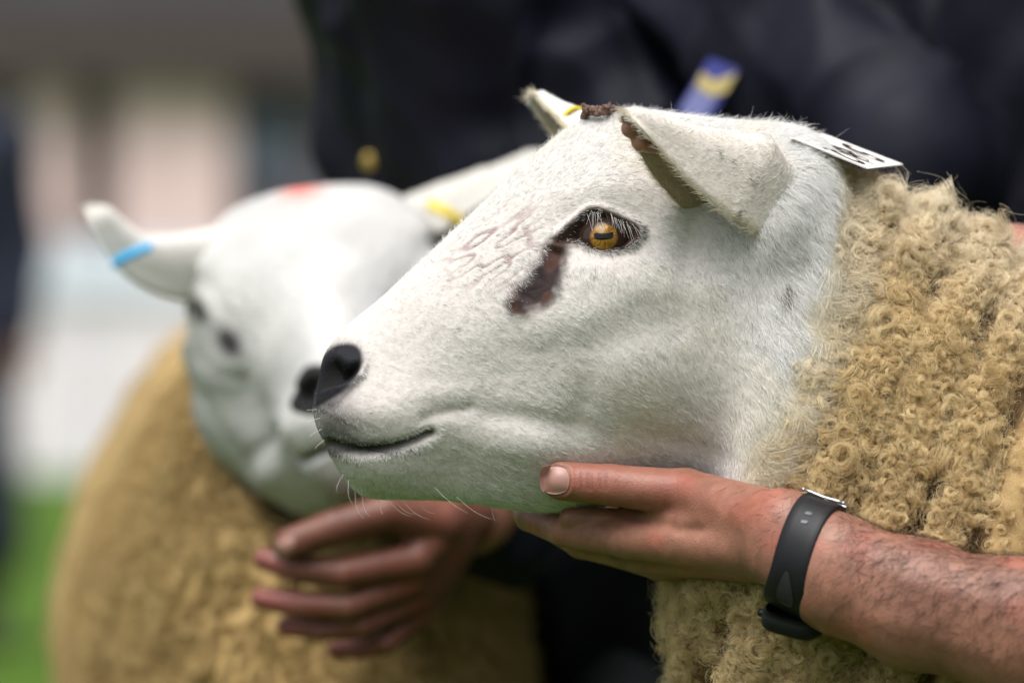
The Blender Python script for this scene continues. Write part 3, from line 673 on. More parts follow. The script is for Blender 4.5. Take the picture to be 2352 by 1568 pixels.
handA += chain([(1560, 1285, .112, 37), (1455, 1258, .147, 30), (1405, 1200, .168, 26), (1395, 1160, .174, 22)], 7)
handF = chain([(2820, 740, .25, 128), (2345, 634, .235, 112), (1980, 528, .20, 80), (1760, 400, .165, 58)], 30)
handF += [pr((1760, 400, .165), 62, (1640, 325, .12), 34, 20)]
handF += chain([(1640, 325, .115, 32), (1600, 310, .07, 24), (1530, 312, .005, 22), (1447, 296, -.020, 22)], 5) + chain([(1650, 338, .115, 32), (1610, 332, .07, 24), (1550, 340, .008, 22), (1470, 328, -.018, 21)], 5) + chain([(1670, 350, .115, 32), (1630, 355, .07, 24), (1590, 372, .03, 22)], 5)

def skin_color(V, u, red=None):
    n = fnoise(V, 45, 31, 3)[:, None]; n2 = fnoise(V, 220, 37, 2)[:, None]
    c = A(.265, .122, .083) * (1 + .16 * n + .10 * n2) + A(.04, -.008, -.006) * sstep(.1, .6, vnoise(V, 60, 40))[:, None]
    return np.clip(c, 0, 1)

# thumb nail, wrinkles and the watch bed are worked into the hand that holds the jaw
V, F = nets(handA, .00095); V = relax(V, F, 2, .4); N_ = vert_normals(V, F); u = project(V); fr = sstep(.1, .4, -N_[:, 1])
nc = A(*z5((520, 385))[0]) + A(5, 0)
def nail_d(u): 
    e = (u - nc) @ np.array([[1, .05], [-.05, 1]]); return ((np.abs(e[:, 0]) / 31.) ** 3 + (np.abs(e[:, 1]) / 31.5) ** 3) ** (1 / 3.)
nd = nail_d(u)
dsp = -2.0 * np.exp(-((nd - 1.08) / .09) ** 2) + 2.0 * np.exp(-((nd - 1.30) / .13) ** 2) - 2.0 * sstep(1.05, .8, nd)
tw = [z5((x0 + 4, 300), (x0 - 4, 400), (x0, 510)) for x0 in (800, 868, 905, 985, 1042)]
wrk = sum(tri(l, 2.6, u) for l in tw); dsp -= 1.8 * wrk
dsp -= 7 * tri([(1400, 1168), (1480, 1190), (1560, 1216), (1640, 1215)], 14, u)
dsp += 7 * gs(u, 1500, 1120, 60, 40) + 5 * gs(u, 1560, 1110, 46, 34) - 4 * gs(u, 1680, 1140, 50, 34)
for l in ([(1980, 1290), (2150, 1350), (2352, 1400)], [(1960, 1400), (2200, 1480), (2352, 1540)]): dsp += 3 * tri(l, 26, u)     # tendons
V = V + N_ * (dsp * fr * PXM)[:, None]
c = skin_color(V, u)
pk = (.75 * gs(u, 1340, 1100, 110, 50) + .5 * gs(u, 1540, 1130, 50, 40) + .35 * gs(u, 1480, 1140, 160, 50))[:, None]; c = c * (1 - pk) + A(.31, .11, .08) * pk
c = c * (1 - .22 * np.clip(wrk, 0, 1)[:, None] * fr[:, None]); c = c * (1 - .22 * np.exp(-((nd - 1.1) / .1) ** 2)[:, None] * fr[:, None])
VF, FF = nets(handF, .0016); VF = relax(VF, FF, 2, .4)
HV, HF, HC = [V, VF], [F, FF + len(V)], [c, skin_color(VF, None) * A(1.3, 1.4, 1.5)]

def person_body(j, vox=.012):
    "plain head, neck, chest and limbs under the clothes; j holds joints"
    h, nk = A(*j['head']), A(*j['neck']); f = unit(A(*j['face'])); up = unit(h - nk); sd_ = np.cross(f, up)
    p = [(h + up * .03, .088, h - up * .06 + f * .02, .066, .03), (h + f * .088 - up * .01, .012, h + f * .10 - up * .035, .015, .012),
         (h + sd_ * .082, .022, h + sd_ * .08 - up * .035, .014, .01), (h - sd_ * .082, .022, h - sd_ * .08 - up * .035, .014, .01), (h - up * .085 + f * .05, .03, h - up * .08, .05, .03),
         (h - up * .06, .055, nk, .06, .03), (nk, .07, A(*j['chest']), .12, .04), (A(*j['chest']), .12, A(*j['pelvis']), .12, .05)]
    for s in 'lr':
        if s + 'sh' in j:
            ch = [j[s + 'sh'], j[s + 'el'], j[s + 'wr']]; rd = [.055, .045, .030]
            for k in (0, 1): p.append((A(*ch[k]), rd[k], A(*ch[k + 1]), rd[k + 1], .02))
            if s + 'hd' in j:
                w_, e_ = A(*ch[2]), A(*j[s + 'hd']); d = unit(e_ - w_); o_ = unit(np.cross(d, f)); p.append((w_, .028, w_ + d * .08, .034, .01))
                for m, L in zip((-.03, -.01, .01, .03), (.08, .09, .085, .065)): p.append((w_ + d * .08 + o_ * m, .0105, w_ + d * (.08 + L) + o_ * m * 1.1, .008, .004))
                p.append((w_ + d * .03 + o_ * -.03, .013, w_ + d * .085 + o_ * -.062, .010, .006))
    return nets(p, vox)
def cloth(prims, vox, amp, dirs, seed, thick=0.):
    V, F = nets(prims, vox); V = relax(V, F, 3, .5); N = vert_normals(V, F); D = np.zeros(len(V))
    for k, (d, fr_, am) in enumerate(dirs):
        d = unit(d); q = V - (V @ d)[:, None] * d[None] * .78; q = q + .03 * np.stack([vnoise(V, 7, seed + 50 + k)] * 3, -1)
        n = 1 - np.abs(vnoise(q, fr_, seed + k)) * 2; D += am * (n + .35 * vnoise(q, fr_ * 2.3, seed + 9 + k))
    return V + N * (D * amp)[:, None], F
def legs(j, r=(.095, .068, .055)):
    p = []
    for s in 'lr':
        a, b, c_ = A(*j[s + 'hip']), A(*j[s + 'kn']), A(*j[s + 'ft']); p += [(a, r[0], b, r[1], .04), (b, r[1], c_, r[2], .03)]
    p.append((A(*j['lhip']), r[0] * 1.1, A(*j['rhip']), r[0] * 1.1, .06)); p.append((A(*j['pelvis']), .13, A(*j['pelvis']) + A(0, 0, -.04), .13, .06))
    return p
def boots(j, root, face):
    m = []
    for s in 'lr':
        f = A(*j[s + 'ft']); f = A(f[0], f[1], 0); m += [(f + A(0, 0, .30), .062, f + A(0, 0, .07), .055, .02), (f + A(0, 0, .06), .052, f + A(*face) * .17 + A(0, 0, .045), .042, .03)]
    V, F = nets(m, .008)
    half_ = (V[F].mean(1) @ np.cross(A(*face), A(0, 0, 1))) > ((A(*j['lft']) + A(*j['rft'])) / 2) @ np.cross(A(*face), A(0, 0, 1))
    for sel in (half_, ~half_):
        ids = np.unique(F[sel]); mp = -np.ones(len(V), int); mp[ids] = np.arange(len(ids)); mesh_obj('boot', V[ids], mp[F[sel]], M_boot, root)
def hair_cap(j, root):
    h, nk = A(*j['head']), A(*j['neck']); f = unit(A(*j['face'])); up = unit(h - nk)
    V, F = nets([(h + up * .045 - f * .012, .088, h - f * .03 - up * .02, .082, .02)], .008); V = V + vert_normals(V, F) * (.005 * vnoise(V, 60, 3))[:, None]
    mesh_obj('hair', V, F, M_hairm, root)

# handler of the near sheep, astride it, outside the picture but for his arms
jh = dict(head=(.52, .16, 1.24), neck=(.62, .18, 1.13), face=(-1, 0, -.25), chest=(.80, .20, 1.06), pelvis=(1.16, .31, .92), lsh=(.68, .0, 1.02), lel=P(2820, 1615, -.10), lwr=P(2700, 1570, -.10),
          rsh=(.72, .40, 1.04), rel=P(2820, 720, .25), rwr=P(2700, 700, .25), lhip=(1.16, .16, .88), rhip=(1.16, .46, .88), lkn=(1.06, -.06, .50), rkn=(1.06, .68, .50), lft=(1.16, -.08, .10), rft=(1.16, .70, .10))
per = thing('person', 'person whose bare forearm with a black watch reaches in to hold the jaw', 'person', (1.16, .31, 0), 'people showing sheep')
BV, BF = person_body(jh); o_ = sum(len(v) for v in HV); HV.append(BV); HF.append(BF + o_); HC.append(skin_color(BV, None))
mesh_obj('body', np.concatenate(HV), np.concatenate(HF), M_skin, per, col=np.concatenate(HC))
ch, pe_, ls, rs_, le, re = [A(*jh[k]) for k in ('chest', 'pelvis', 'lsh', 'rsh', 'lel', 'rel')]
V1, F1 = cloth([(ch, .17, pe_, .16, .06), (ls, .085, ls * .35 + le * .65, .062, .06), (rs_, .085, rs_ * .35 + re * .65, .062, .06), (ls, .09, rs_, .09, .06), (ch, .15, (ls + rs_) / 2, .12, .08)], .010, .006, [((0, 0, 1), 14, 1)], 4)
mesh_obj('shirt', V1, F1, M_navy, per)
V1, F1 = cloth(legs(jh), .011, .006, [((0, 0, 1), 12, 1)], 5); mesh_obj('trousers', V1, F1, M_trouser, per); boots(jh, per, (-1, 0, 0)); hair_cap(jh, per)

# nail on the thumb: a thin curved plate laid over its bed
from mathutils.bvhtree import BVHTree
def raycaster(V, F):
    b = BVHTree.FromPolygons([tuple(v) for v in V], [tuple(int(i) for i in f) for f in F]); o = Vector((0, -3, CZ))
    def cast(px, py):
        d = Vector(P(px, py, 0)) - o; h = b.ray_cast(o, d.normalized()); return (np.array(h[0]), np.array(h[1])) if h[0] is not None else (None, None)
    return cast
sel = np.where(((u[F[:, 0]] - A(1400, 1110)) ** 2).sum(1) < 260 ** 2)[0]; castA = raycaster(V, F[sel])
rows = []; NA, NB_ = 15, 15
for i in range(NA):
    a = -1 + 2 * i / (NA - 1)
    for k in range(NB_):
        b = -1 + 2 * k / (NB_ - 1); ex, ey = a * math.sqrt(1 - b * b / 2.6), b * math.sqrt(1 - a * a / 2.6)
        h, n = castA(nc[0] + ex * 30 * 1.08, nc[1] + ey * 31 * 1.08)
        rows.append((h if h is not None else P(nc[0] + ex * 37, nc[1] + ey * 34, .020)) + A(0, -1, 0) * (.0013 - .0010 * max(abs(a), abs(b)) ** 4))
rows = np.array(rows); G_ = rows.reshape(NA, NB_, 3); fit = np.c_[rows[:, 0], rows[:, 2], np.ones(len(rows))]; fit = fit @ np.linalg.lstsq(fit, rows[:, 1], rcond=None)[0]; G_[..., 1] = np.minimum(G_[..., 1], .35 * G_[..., 1] + .65 * fit.reshape(NA, NB_) + .0004)
for _ in range(2): G_[1:-1, 1:-1] = (G_[1:-1, 1:-1] * 2 + G_[:-2, 1:-1] + G_[2:, 1:-1] + G_[1:-1, :-2] + G_[1:-1, 2:]) / 6
rows = G_.reshape(-1, 3)
back = rows + A(0, .0016, 0); nfr = [(i * NB_ + k, i * NB_ + k + 1, (i + 1) * NB_ + k + 1, (i + 1) * NB_ + k) for i in range(NA - 1) for k in range(NB_ - 1)]
edge = [k for k in range(NB_)] + [i * NB_ + NB_ - 1 for i in range(1, NA)] + [(NA - 1) * NB_ + k for k in range(NB_ - 2, -1, -1)] + [i * NB_ for i in range(NA - 2, 0, -1)]
n0 = len(rows); fcs = nfr + [tuple(x + n0 for x in f[::-1]) for f in nfr] + [(edge[i], edge[(i + 1) % len(edge)], edge[(i + 1) % len(edge)] + n0, edge[i] + n0) for i in range(len(edge))]
mesh_obj('thumbnail', np.concatenate([rows, back]), fcs, M_nail, per)

# dark hairs on wrist and forearm
cen = V[F].mean(1); cu = project(cen); fn_ = vert_normals(V, F)[F[:, 0]]
wt = sstep(1640, 1900, cu[:, 0]) * (fn_[:, 1] < .25) * (.35 + .65 * sstep(1900, 2000, cu[:, 0])) * sstep(1480, 1300, cu[:, 1] - .33 * (cu[:, 0] - 2000)) + .0
wt *= 1 - ((np.abs((cu - A(1842, 1280)) @ A(.95, .31)) < 50) & (cu[:, 0] > 1700)); wt = wt / wt.sum(); NHH = 2400
fi = rng.choice(len(F), NHH, p=wt); p0 = cen[fi]; n0_ = fn_[fi]; d = unit(A(-.75, .0, -.55) + rng.normal(0, .42, (NHH, 3))); d = unit(d - (d * n0_).sum(1, keepdims=True) * n0_); s_ = np.cross(n0_, d)
t = np.linspace(0, 1, 8); L = (.008 + .009 * rng.random(NHH)) * (.55 + .45 * sstep(1700, 1950, cu[fi, 0])); bd = rng.normal(0, .4, NHH)
pts = p0[:, None] - n0_[:, None] * .0004 + d[:, None] * (L[:, None] * t)[..., None] + n0_[:, None] * (L[:, None] * (.42 * t - .34 * t ** 2))[..., None] + s_[:, None] * ((L * bd)[:, None] * t ** 2)[..., None]
curves_obj('arm_hair', pts, (.00009 * (1 - .6 * t))[None] * np.ones((NHH, 1)), np.ones((NHH, 3)) * A(.035, .018, .010), M_armhair, per)

# watch
M_strap = mat('black_strap_rubber', (.006, .006, .008), .48, bump=.15, bscale=900, dist=.0003, spec=.3)
M_inlay = mat('textured_rubber', (.008, .0085, .008), .7, bump=.9, bscale=2600, dist=.0006)
M_steel = mat('steel', (.42, .42, .44), .3, metal=1.)
M_face = mat('watch_glass', (.01, .01, .012), .08, spec=.6)
wa = thing('watch', 'black rubber strapped watch with steel buckle worn on the bare wrist', 'watch', P(1842, 1283, -.055))
Cw = P(1850, 1276, -.0535); AX = unit(P(1760, 1252, -.044) - P(1940, 1308, -.060)); AX = unit(AX + A(0, .06, -.03))
E1 = unit(A(0, -1, 0) - (A(0, -1, 0) @ AX) * AX); E2 = np.cross(AX, E1)
if E2[2] < 0: E2 = -E2
def ring_r(ph, s_):
    "distance from the arm's axis to its skin at angle ph, s_ metres along it"
    o = Cw + AX * s_; d = E1 * math.cos(ph) + E2 * math.sin(ph); lo, hi = .0, .06
    for _ in range(22):
        m_ = (lo + hi) / 2
        if float(prims_sd(handA, (o + d * m_)[None])[0]) < 0: lo = m_
        else: hi = m_
    return lo
NP = 96; SS = np.linspace(-1, 1, 7)
rad = np.array([[ring_r(2 * math.pi * i / NP, s_ * .0125) for s_ in (-1, 0, 1)] for i in range(NP)]); rad = (np.roll(rad, 1, 0) + rad * 2 + np.roll(rad, -1, 0)) / 4
def strap_pt(ph, s_, off):
    i = (ph / (2 * math.pi) * NP) % NP; k = int(i); f_ = i - k; rr = rad[k] * (1 - f_) + rad[(k + 1) % NP] * f_; r_ = max(rr[1], (rr[0] + rr[2]) / 2) * .5 + .5 * np.interp(s_, [-1, 0, 1], rr)
    wdt = .0116 + .0050 * math.exp(-((math.atan2(math.sin(ph + 1.5), math.cos(ph + 1.7))) / .75) ** 2)
    return Cw + AX * (s_ * wdt) + (E1 * math.cos(ph) + E2 * math.sin(ph)) * (r_ + off)
loop = [(-1, .0002), (-1, .0018), (-.93, .0026), (-.5, .0029), (0, .0030), (.5, .0029), (.93, .0026), (1, .0018), (1, .0002), (0, .0002)]
SG = np.array([[strap_pt(2 * math.pi * i / NP, s_, o_) for s_, o_ in loop] for i in range(NP + 1)])
mesh_obj('strap', SG.reshape(-1, 3), grid_faces(NP + 1, len(loop)), M_strap, wa)
def patch(name, ph0, ph1, s0, s1, off, th_, m, shape=None, n=14):
    top = []; 
    for i in range(n):
        for k in range(n):
            a, b = -1 + 2 * i / (n - 1), -1 + 2 * k / (n - 1)
            ea, eb = (a * math.sqrt(1 - b * b / 2), b * math.sqrt(1 - a * a / 2)) if shape else (a, b)
            top.append(strap_pt((ph0 + ph1) / 2 + ea * (ph1 - ph0) / 2, (s0 + s1) / 2 + eb * (s1 - s0) / 2 * (1 if shape != 'leaf' else (.62 + .38 * ea * (1 if ph0 > ph1 else -1))), off))
    top = np.array(top); cen_ = Cw; bot = top - unit(top - cen_ - ((top - cen_) @ AX)[:, None] * AX) * th_
    fr_ = [(i * n + k, i * n + k + 1, (i + 1) * n + k + 1, (i + 1) * n + k) for i in range(n - 1) for k in range(n - 1)]; e_ = [k for k in range(n)] + [i * n + n - 1 for i in range(1, n)] + [(n - 1) * n + k for k in range(n - 2, -1, -1)] + [i * n for i in range(n - 2, 0, -1)]
    n0 = len(top); return mesh_obj(name, np.concatenate([top, bot]), fr_ + [tuple(x + n0 for x in f[::-1]) for f in fr_] + [(e_[i], e_[(i + 1) % len(e_)], e_[(i + 1) % len(e_)] + n0, e_[i] + n0) for i in range(len(e_))], m, wa)
patch('inlay', -.38, -1.22, -.55, .62, .0034, .001, M_inlay, 'leaf')
M_hole = mat('strap_hole_rim', (.05, .055, .075), .3)
for ph in (.80, 1.02): patch('strap_hole', ph - .045, ph + .045, -.24, .2, .0033, .0008, M_hole, 'round', 8)
b_ = MB(); q_ = [strap_pt(1.66, s_, .0042) for s_ in np.linspace(-1.05, 1.05, 9)]; b_.tube(q_, .0009, 8); q2 = [strap_pt(2.05, s_, .0042) for s_ in np.linspace(-1.05, 1.05, 9)]; b_.tube(q2, .0011, 8)
for s_ in (-1.1, 1.1): b_.tube([strap_pt(p_, s_, .004) for p_ in np.linspace(1.64, 2.07, 7)], .0010, 8)
b_.build('buckle', M_steel, wa, True)
cc = strap_pt(-2.0, 0, .0052); cz = unit(cc - Cw - ((cc - Cw) @ AX) * AX); cy = np.cross(cz, AX)
cv = []
for r_, h_ in ((.92, -.0068), (1, -.004), (1.0, .0025), (.94, .0045), (.86, .0052)):
    for k in range(40):
        a = 2 * math.pi * k / 40; ca, sa = math.cos(a), math.sin(a); cv.append(cc + AX * (.0185 * r_ * abs(ca) ** .55 * np.sign(ca)) + cy * (.021 * r_ * abs(sa) ** .55 * np.sign(sa)) + cz * h_)
cf = [tuple(f) for f in grid_faces(5, 40)] + [tuple(range(40))]
mesh_obj('case', cv, cf, M_strap, wa); mesh_obj('display', [v - cz * .0006 for v in cv[160:]] + [v * .96 + cc * .04 + cz * .0002 for v in cv[160:]], [tuple(f) for f in grid_faces(2, 40)] + [tuple(range(40, 80))], M_face, wa)
for d_ in (-.008, .008): MB().tube([cc + AX * .017 + cy * d_, cc + AX * .0215 + cy * d_], [.0026, .0022], 12).build('button', M_steel if 0 else M_strap, wa, True)

# ------------------------------------------------------------------ far sheep, facing the camera
PSI, ROLL, PIT, SCB = math.radians(3), math.radians(9), math.radians(5), 1.03
XB = A(-math.sin(PSI), math.cos(PSI), 0); VB = A(math.cos(PSI), math.sin(PSI), 0); ZB = A(0, 0, 1)
XB, ZB = XB * math.cos(PIT) - ZB * math.sin(PIT), ZB * math.cos(PIT) + XB * math.sin(PIT)     # nose lifted
cr_, sr_ = math.cos(ROLL), math.sin(ROLL); RY = np.array([[cr_, 0, -sr_], [0, 1, 0], [sr_, 0, cr_]])
XB, VB, ZB = RY @ XB, RY @ VB, RY @ ZB
OA = sag(1400, 255); OB = P(690, 428, .72)
def toB(p): d = p - OA; return OB + SCB * (XB * (d @ XD) + ZB * d[2])
def vecB(d): return SCB * (XB * (d @ XD) + ZB * d[2] + VB * (d @ VD))
KB = []
for kk in KA[:14]:
    k_ = kk.copy(); k_[:3] = toB(kk[:3]); k_[3:6] = vecB(kk[3:6]); k_[6:9] = vecB(kk[6:9]); 
    k_[6:9] *= np.interp(len(KB), [0, 5, 8, 10, 14], [1.1, 1.1, 1.22, 1.36, 1.34])
    if len(KB) > 8: k_[10] *= 1.24; k_[9] += .5
    KB.append(k_)
def keyB(cx, ty, yt, by, yb, hw, n=2.2, c=(.85, .97, 1, .95)):
    return key(P(cx, ty, yt), P(cx + 20, by, yb), A(1, .12, .05) * hw * PXM * (3 + (yt + yb) / 2) / 3, n, c)
KB += [keyB(725, 520, .86, 1235, .69, 235), keyB(735, 590, .97, 1420, .655, 318), keyB(735, 650, 1.08, 1700, .63, 395), keyB(730, 680, 1.22, 2050, .66, 465), keyB(700, 700, 1.42, 2250, .86, 520),
       keyB(660, 700, 1.75, 2200, 1.35, 540), keyB(620, 720, 2.05, 2050, 1.95, 450), keyB(600, 1000, 2.2, 1700, 2.18, 240), keyB(600, 1340, 2.22, 1360, 2.22, 10)]
CNB = CNT[:14] + [22, 22, 22, 22, 20, 18, 16, 12, 6][:len(KB) - 14]
CNB = CNB[:len(KB) - 1]
GB = loft(KB, CNB, TH); nB = grid_normals(GB)
if (nB[150, NT // 4] @ VB) < 0: SB = -1
else: SB = 1
nB *= SB; NRB = len(GB); NC = min(NHEAD - 12, NRB)
wB = np.zeros((NRB, NT)); ii = np.arange(NRB)[:, None]
wB = sstep(NHEAD - 14, NHEAD + 14, ii + 16 * vnoise(GB, 9, 3) - 30 * sstep(.0, 1., np.cos(TH))[None] + 10)
dB = np.zeros((NRB, NT)); offB = np.zeros((NRB, NT)); kq = min(NC, len(al)); offB[:kq] = np.maximum(sstep(60, 14, al), sstep(60, 14, gl))[:kq][:, mir]
dB[:NC] = 1.2 * disp[:NC] * (1 - offB[:NC]) * sstep(NC, NC - 25, np.arange(NC))[:, None]
dB[:NC] += 9 * vnoise(GB[:NC], 24, 44) * sstep(1100, 1250, UWF[:NC, :, 0])
dB += wB * (fnoise(GB, 26, 12, 2) * 22 - 20 * np.clip(fnoise(GB * A(1, 1, .35), 22, 16, 2), 0, 1) - 8)
PB = GB + nB * dB[..., None] * PXM
skB = np.ones((NRB, NT, 3)) * A(.62, .58, .54); mB = SKIN[:NC].mean(-1, keepdims=True) + offB[:NC, :, None]; skB[:NC] = np.where(mB < .10, mB * A(1, .93, .95), A(.49, .485, .47) * (1 + .14 * fnoise(GB[:NC], 26, 91, 2)[..., None]))
skB = skB * (1 - wB[..., None]) + A(.36, .245, .10) * (1 + .30 * fnoise(GB, 14, 95, 3)[..., None]) * wB[..., None]
ub = project(PB); redm = (gs(ub, 690, 432, 42, 26) * (nB[..., 2] > .2))[..., None]; 
dk_ = np.clip(gs(ub, 456, 712, 15, 32, -25) * 1.5 + gs(ub, 527, 785, 27, 42, -32) * 1.3, 0, 1)[..., None] * (nB[..., 1:2] < .2); skB = skB * (1 - dk_) + A(.035, .03, .032) * dk_
skB = skB * (1 - redm) + A(.75, .22, .17) * redm
she = thing('sheep', 'out of focus white faced sheep turned to the camera, blue tag in one ear', 'sheep', (-.12, 1.2, 0), 'sheep held for showing')
earR = ear_grid([P(590, 655, .79), P(425, 662, .71), P(280, 612, .67), P(195, 478, .645)], ([0, .3, .6, .85, 1], [.060, .050, .035, .022, .014]), ([0, .3, .6, 1], [.022, .021, .016, .009]), (-.45, .30, -.85))
earL = ear_grid([P(950, 590, .80), P(1060, 525, .76), P(1160, 455, .73), P(1252, 358, .71)], ([0, .3, .6, .85, 1], [.044, .038, .030, .018, .009]), ([0, .3, .6, 1], [.022, .021, .016, .007]), (.45, -.25, -.85))
s2 = (slice(0, None, 2), slice(0, None, 2)); PB2 = PB[s2]
Vs = [PB2.reshape(-1, 3)]; Fs = [grid_faces(*PB2.shape[:2])[:, ::(-1 if SB == 1 else 1)]]; Cs = [skB[s2].reshape(-1, 3)]; off = len(Vs[0])
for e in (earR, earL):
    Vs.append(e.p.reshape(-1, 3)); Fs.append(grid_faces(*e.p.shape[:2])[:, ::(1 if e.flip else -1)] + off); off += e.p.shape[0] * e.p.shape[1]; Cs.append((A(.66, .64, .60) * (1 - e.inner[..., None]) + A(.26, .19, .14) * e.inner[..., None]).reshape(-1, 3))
for x, y in ((-.30, .95), (.06, .98), (-.34, 1.85), (.0, 1.9)):
    t = MB().tube([(x, y, .55), (x, y, .36), (x, y + .02, .2), (x, y, .06), (x, y - .01, 0)], [.075, .042, .03, .027, .032], 12)
    Vs.append(np.array(t.v)); Fs.append(np.array([f for f in t.f if len(f) == 4]) + off); off += len(t.v); Cs.append(np.ones((len(t.v), 3)) * .5)
mesh_obj('body', np.concatenate(Vs), np.concatenate(Fs), M_body, she, col=np.concatenate(Cs))
gB = Grid(PB); gB.n = grid_normals(PB) * SB
fwB = np.zeros((NRB, NT)); fwB[:NC] = FURW[:NC]; fwB[NC:] = .6 * (1 - wB[NC:]); fwB[:NC] = np.maximum(fwB[:NC], .5 * wB[:NC]); fwB *= 1 - wB ** 3; fB = np.zeros((NRB, NT, 2)); fB[:NC] = FL[:NC]; fB[NC:] = FL[NC - 1:NC]
lB = np.full((NRB, NT), .009); lB[:NC] = LEN[:NC]; fcB = .15 + .85 * sstep(-.4, .1, (gB.n * A(0, -1, 0)).sum(-1))
dkB = np.zeros((NRB, NT)); dkB[:NC] = DARK[:NC] * (1 - offB[:NC]); dkB = np.maximum(dkB, dk_[..., 0]); fwB = np.maximum(fwB, .8 * offB)
def colB(f, p, rg):
    c = np.ones((len(p), 3)) * A(.72, .72, .71) * (.6 + .4 * rg.random(len(p)))[:, None]; m = rg.random(len(p)) < f(dkB); c[m] = .05
    r = rg.random(len(p)) < f(redm)[:, 0] * .9; c[r] = (.75, .20, .15); return c
f = gB.sampler(fwB * fcB, 42000, rng)
hairs('fur', she, f, PB, gB.n, fB[..., :1] * XB - fB[..., 1:] * ZB, lB, colB, 42000, rad=.00022, lift=.3, seed=22)
for e in (earR, earL):
    f = e.sampler(np.where(e.inner > 0, .2, 1.) * np.ones(e.p.shape[:2]), 6000, rng)
    hairs('ear_fur', she, f, e.p, e.n, e.T, .006 * np.ones(e.p.shape[:2]), lambda f, p, r, e=e: np.where((f(e.inner) > .5)[:, None], A(.45, .38, .30), A(.8, .78, .72)), 6000, rad=.0002, seed=25)
f = gB.sampler(sstep(.3, .8, wB) * fcB * (PB[..., 1] < 1.3) * (PB[..., 2] > .55), 7000, rng)
wool_locks('fleece', she, f, PB, gB.n, 7000, 12, 29, size=1.1, col0=(.36, .24, .09), tip=(.60, .46, .23), rad=.00026, M=12)
for s_ in (1, -1):
    k = (ke[0], ke[1]) if s_ == 1 else (ke[0], (NT - ke[1]) % NT)
    eyeball('eye', GB[k] - nB[k] * (rE * .86), rE, unit(nB[k] * .75 + VB * s_ * .5 - XB * .2), ZB, she, 30)

# ------------------------------------------------------------------ tags and number card
M_blue = mat('blue_plastic', (.02, .33, .62), .4); M_yel = mat('yellow_plastic', (.72, .55, .03), .4); M_ink = mat('dark_print', (.025, .014, .014), .5)
def strip(name, path, across, w, th_, m):
    "a bent flat strip of real thickness"
    path = np.asarray(path); T = unit(np.gradient(path, axis=0)); X = unit(A(*across)); Nn = unit(np.cross(T, X)); sec = []
    for i in range(len(path)):
        sec.append([path[i] + X * a * w / 2 + Nn[i] * b * th_ / 2 for a, b in ((-1, -.6), (-.92, -1), (.92, -1), (1, -.6), (1, .6), (.92, 1), (-.92, 1), (-1, .6))])
    S_ = np.array(sec); n = len(path); F = [tuple(f) for f in grid_faces(n, 8)] + [tuple(range(8)), tuple((n - 1) * 8 + k for k in range(7, -1, -1))]
    return mesh_obj(name, S_.reshape(-1, 3), F, m)
def arc(a, b, bulge, n=14):
    t = np.linspace(0, 1, n)[:, None]; return a * (1 - t) + b * t + 4 * t * (1 - t) * np.asarray(bulge)
o = strip('ear_tag', arc(P(262, 606, .640), P(348, 566, .632), (0, -.006, .001)), (0, .25, 1), .0075, .003, M_blue); tag(o, 'bright blue ear tag clipped over the blurred sheep ear', 'ear tag', 'ear tags')
o = strip('ear_tag', arc(P(984, 468, .700), P(1062, 512, .700), (0, -.006, .001)), (.2, .25, 1), .0085, .003, M_yel); tag(o, 'blurred yellow ear tag on the ear beside the sharp sheep', 'ear tag', 'ear tags')
yt = W3(1322, 270, -345)[1] - .012
tp = [P(1332, 254, yt + .004), P(1318, 252, yt - .002), P(1304, 257, yt - .006), P(1295, 268, yt - .007), P(1294, 283, yt - .006), P(1298, 297, yt - .003)]
o = strip('ear_tag', cspline(np.arange(6.), np.array(tp), np.linspace(0, 5, 26)), (0.25, -1, .25), .010, .0022, M_yel); tag(o, 'small yellow loop tag in the far ear beside the scabby crown', 'ear tag', 'ear tags')
def text(body, size, M, m, parent, name):
    cu_ = bpy.data.curves.new(name, 'FONT'); cu_.body = body; cu_.size = size; cu_.align_x = 'CENTER'; cu_.align_y = 'CENTER'; cu_.extrude = .00006; cu_.offset = size * .012; cu_.materials.append(m)
    o = bpy.data.objects.new(name, cu_); COL.objects.link(o); bpy.context.view_layer.update()
    me = bpy.data.meshes.new_from_object(o.evaluated_get(bpy.context.evaluated_depsgraph_get())); bpy.data.objects.remove(o); me.transform(M)
    if not me.materials: me.materials.append(m)
    o = bpy.data.objects.new(name, me); COL.objects.link(o); adopt(o, parent); return o
def frame(o, x, n):
    x = unit(x); n = unit(n - (n @ x) * x); y = np.cross(n, x); return Matrix([[x[0], y[0], n[0], o[0]], [x[1], y[1], n[1], o[1]], [x[2], y[2], n[2], o[2]], [0, 0, 0, 1]])
M_card = mat('white_card', (.80, .78, .74), .5, var=.02)
ycd = .085
cA, cB, cC, cD = P(1812, 313, ycd - .045), P(1888, 305.5, ycd + .03), P(2074, 377, ycd + .035), P(1993, 387, ycd - .04)
n_ = 16; uu = np.linspace(0, 1, n_); cn = unit(np.cross(cC - cB, cA - cB)); 
if cn[1] > 0: cn = -cn
def card_pt(a, b): return (cA * (1 - a) + cB * a) * (1 - b) + (cD * (1 - a) + cC * a) * b - cn * .0025 * math.sin(math.pi * a) * (1 - b)
top = np.array([card_pt(a, b) for a in uu for b in uu]); bot = top - cn * .0006; e_ = list(range(n_)) + [i * n_ + n_ - 1 for i in range(1, n_)] + [(n_ - 1) * n_ + k for k in range(n_ - 2, -1, -1)] + [i * n_ for i in range(n_ - 2, 0, -1)]
fr_ = [(i * n_ + k, i * n_ + k + 1, (i + 1) * n_ + k + 1, (i + 1) * n_ + k) for i in range(n_ - 1) for k in range(n_ - 1)]
card = thing('number_card', 'white printed number card lying across the back of the sheep neck', 'number card', (cA + cC) / 2)
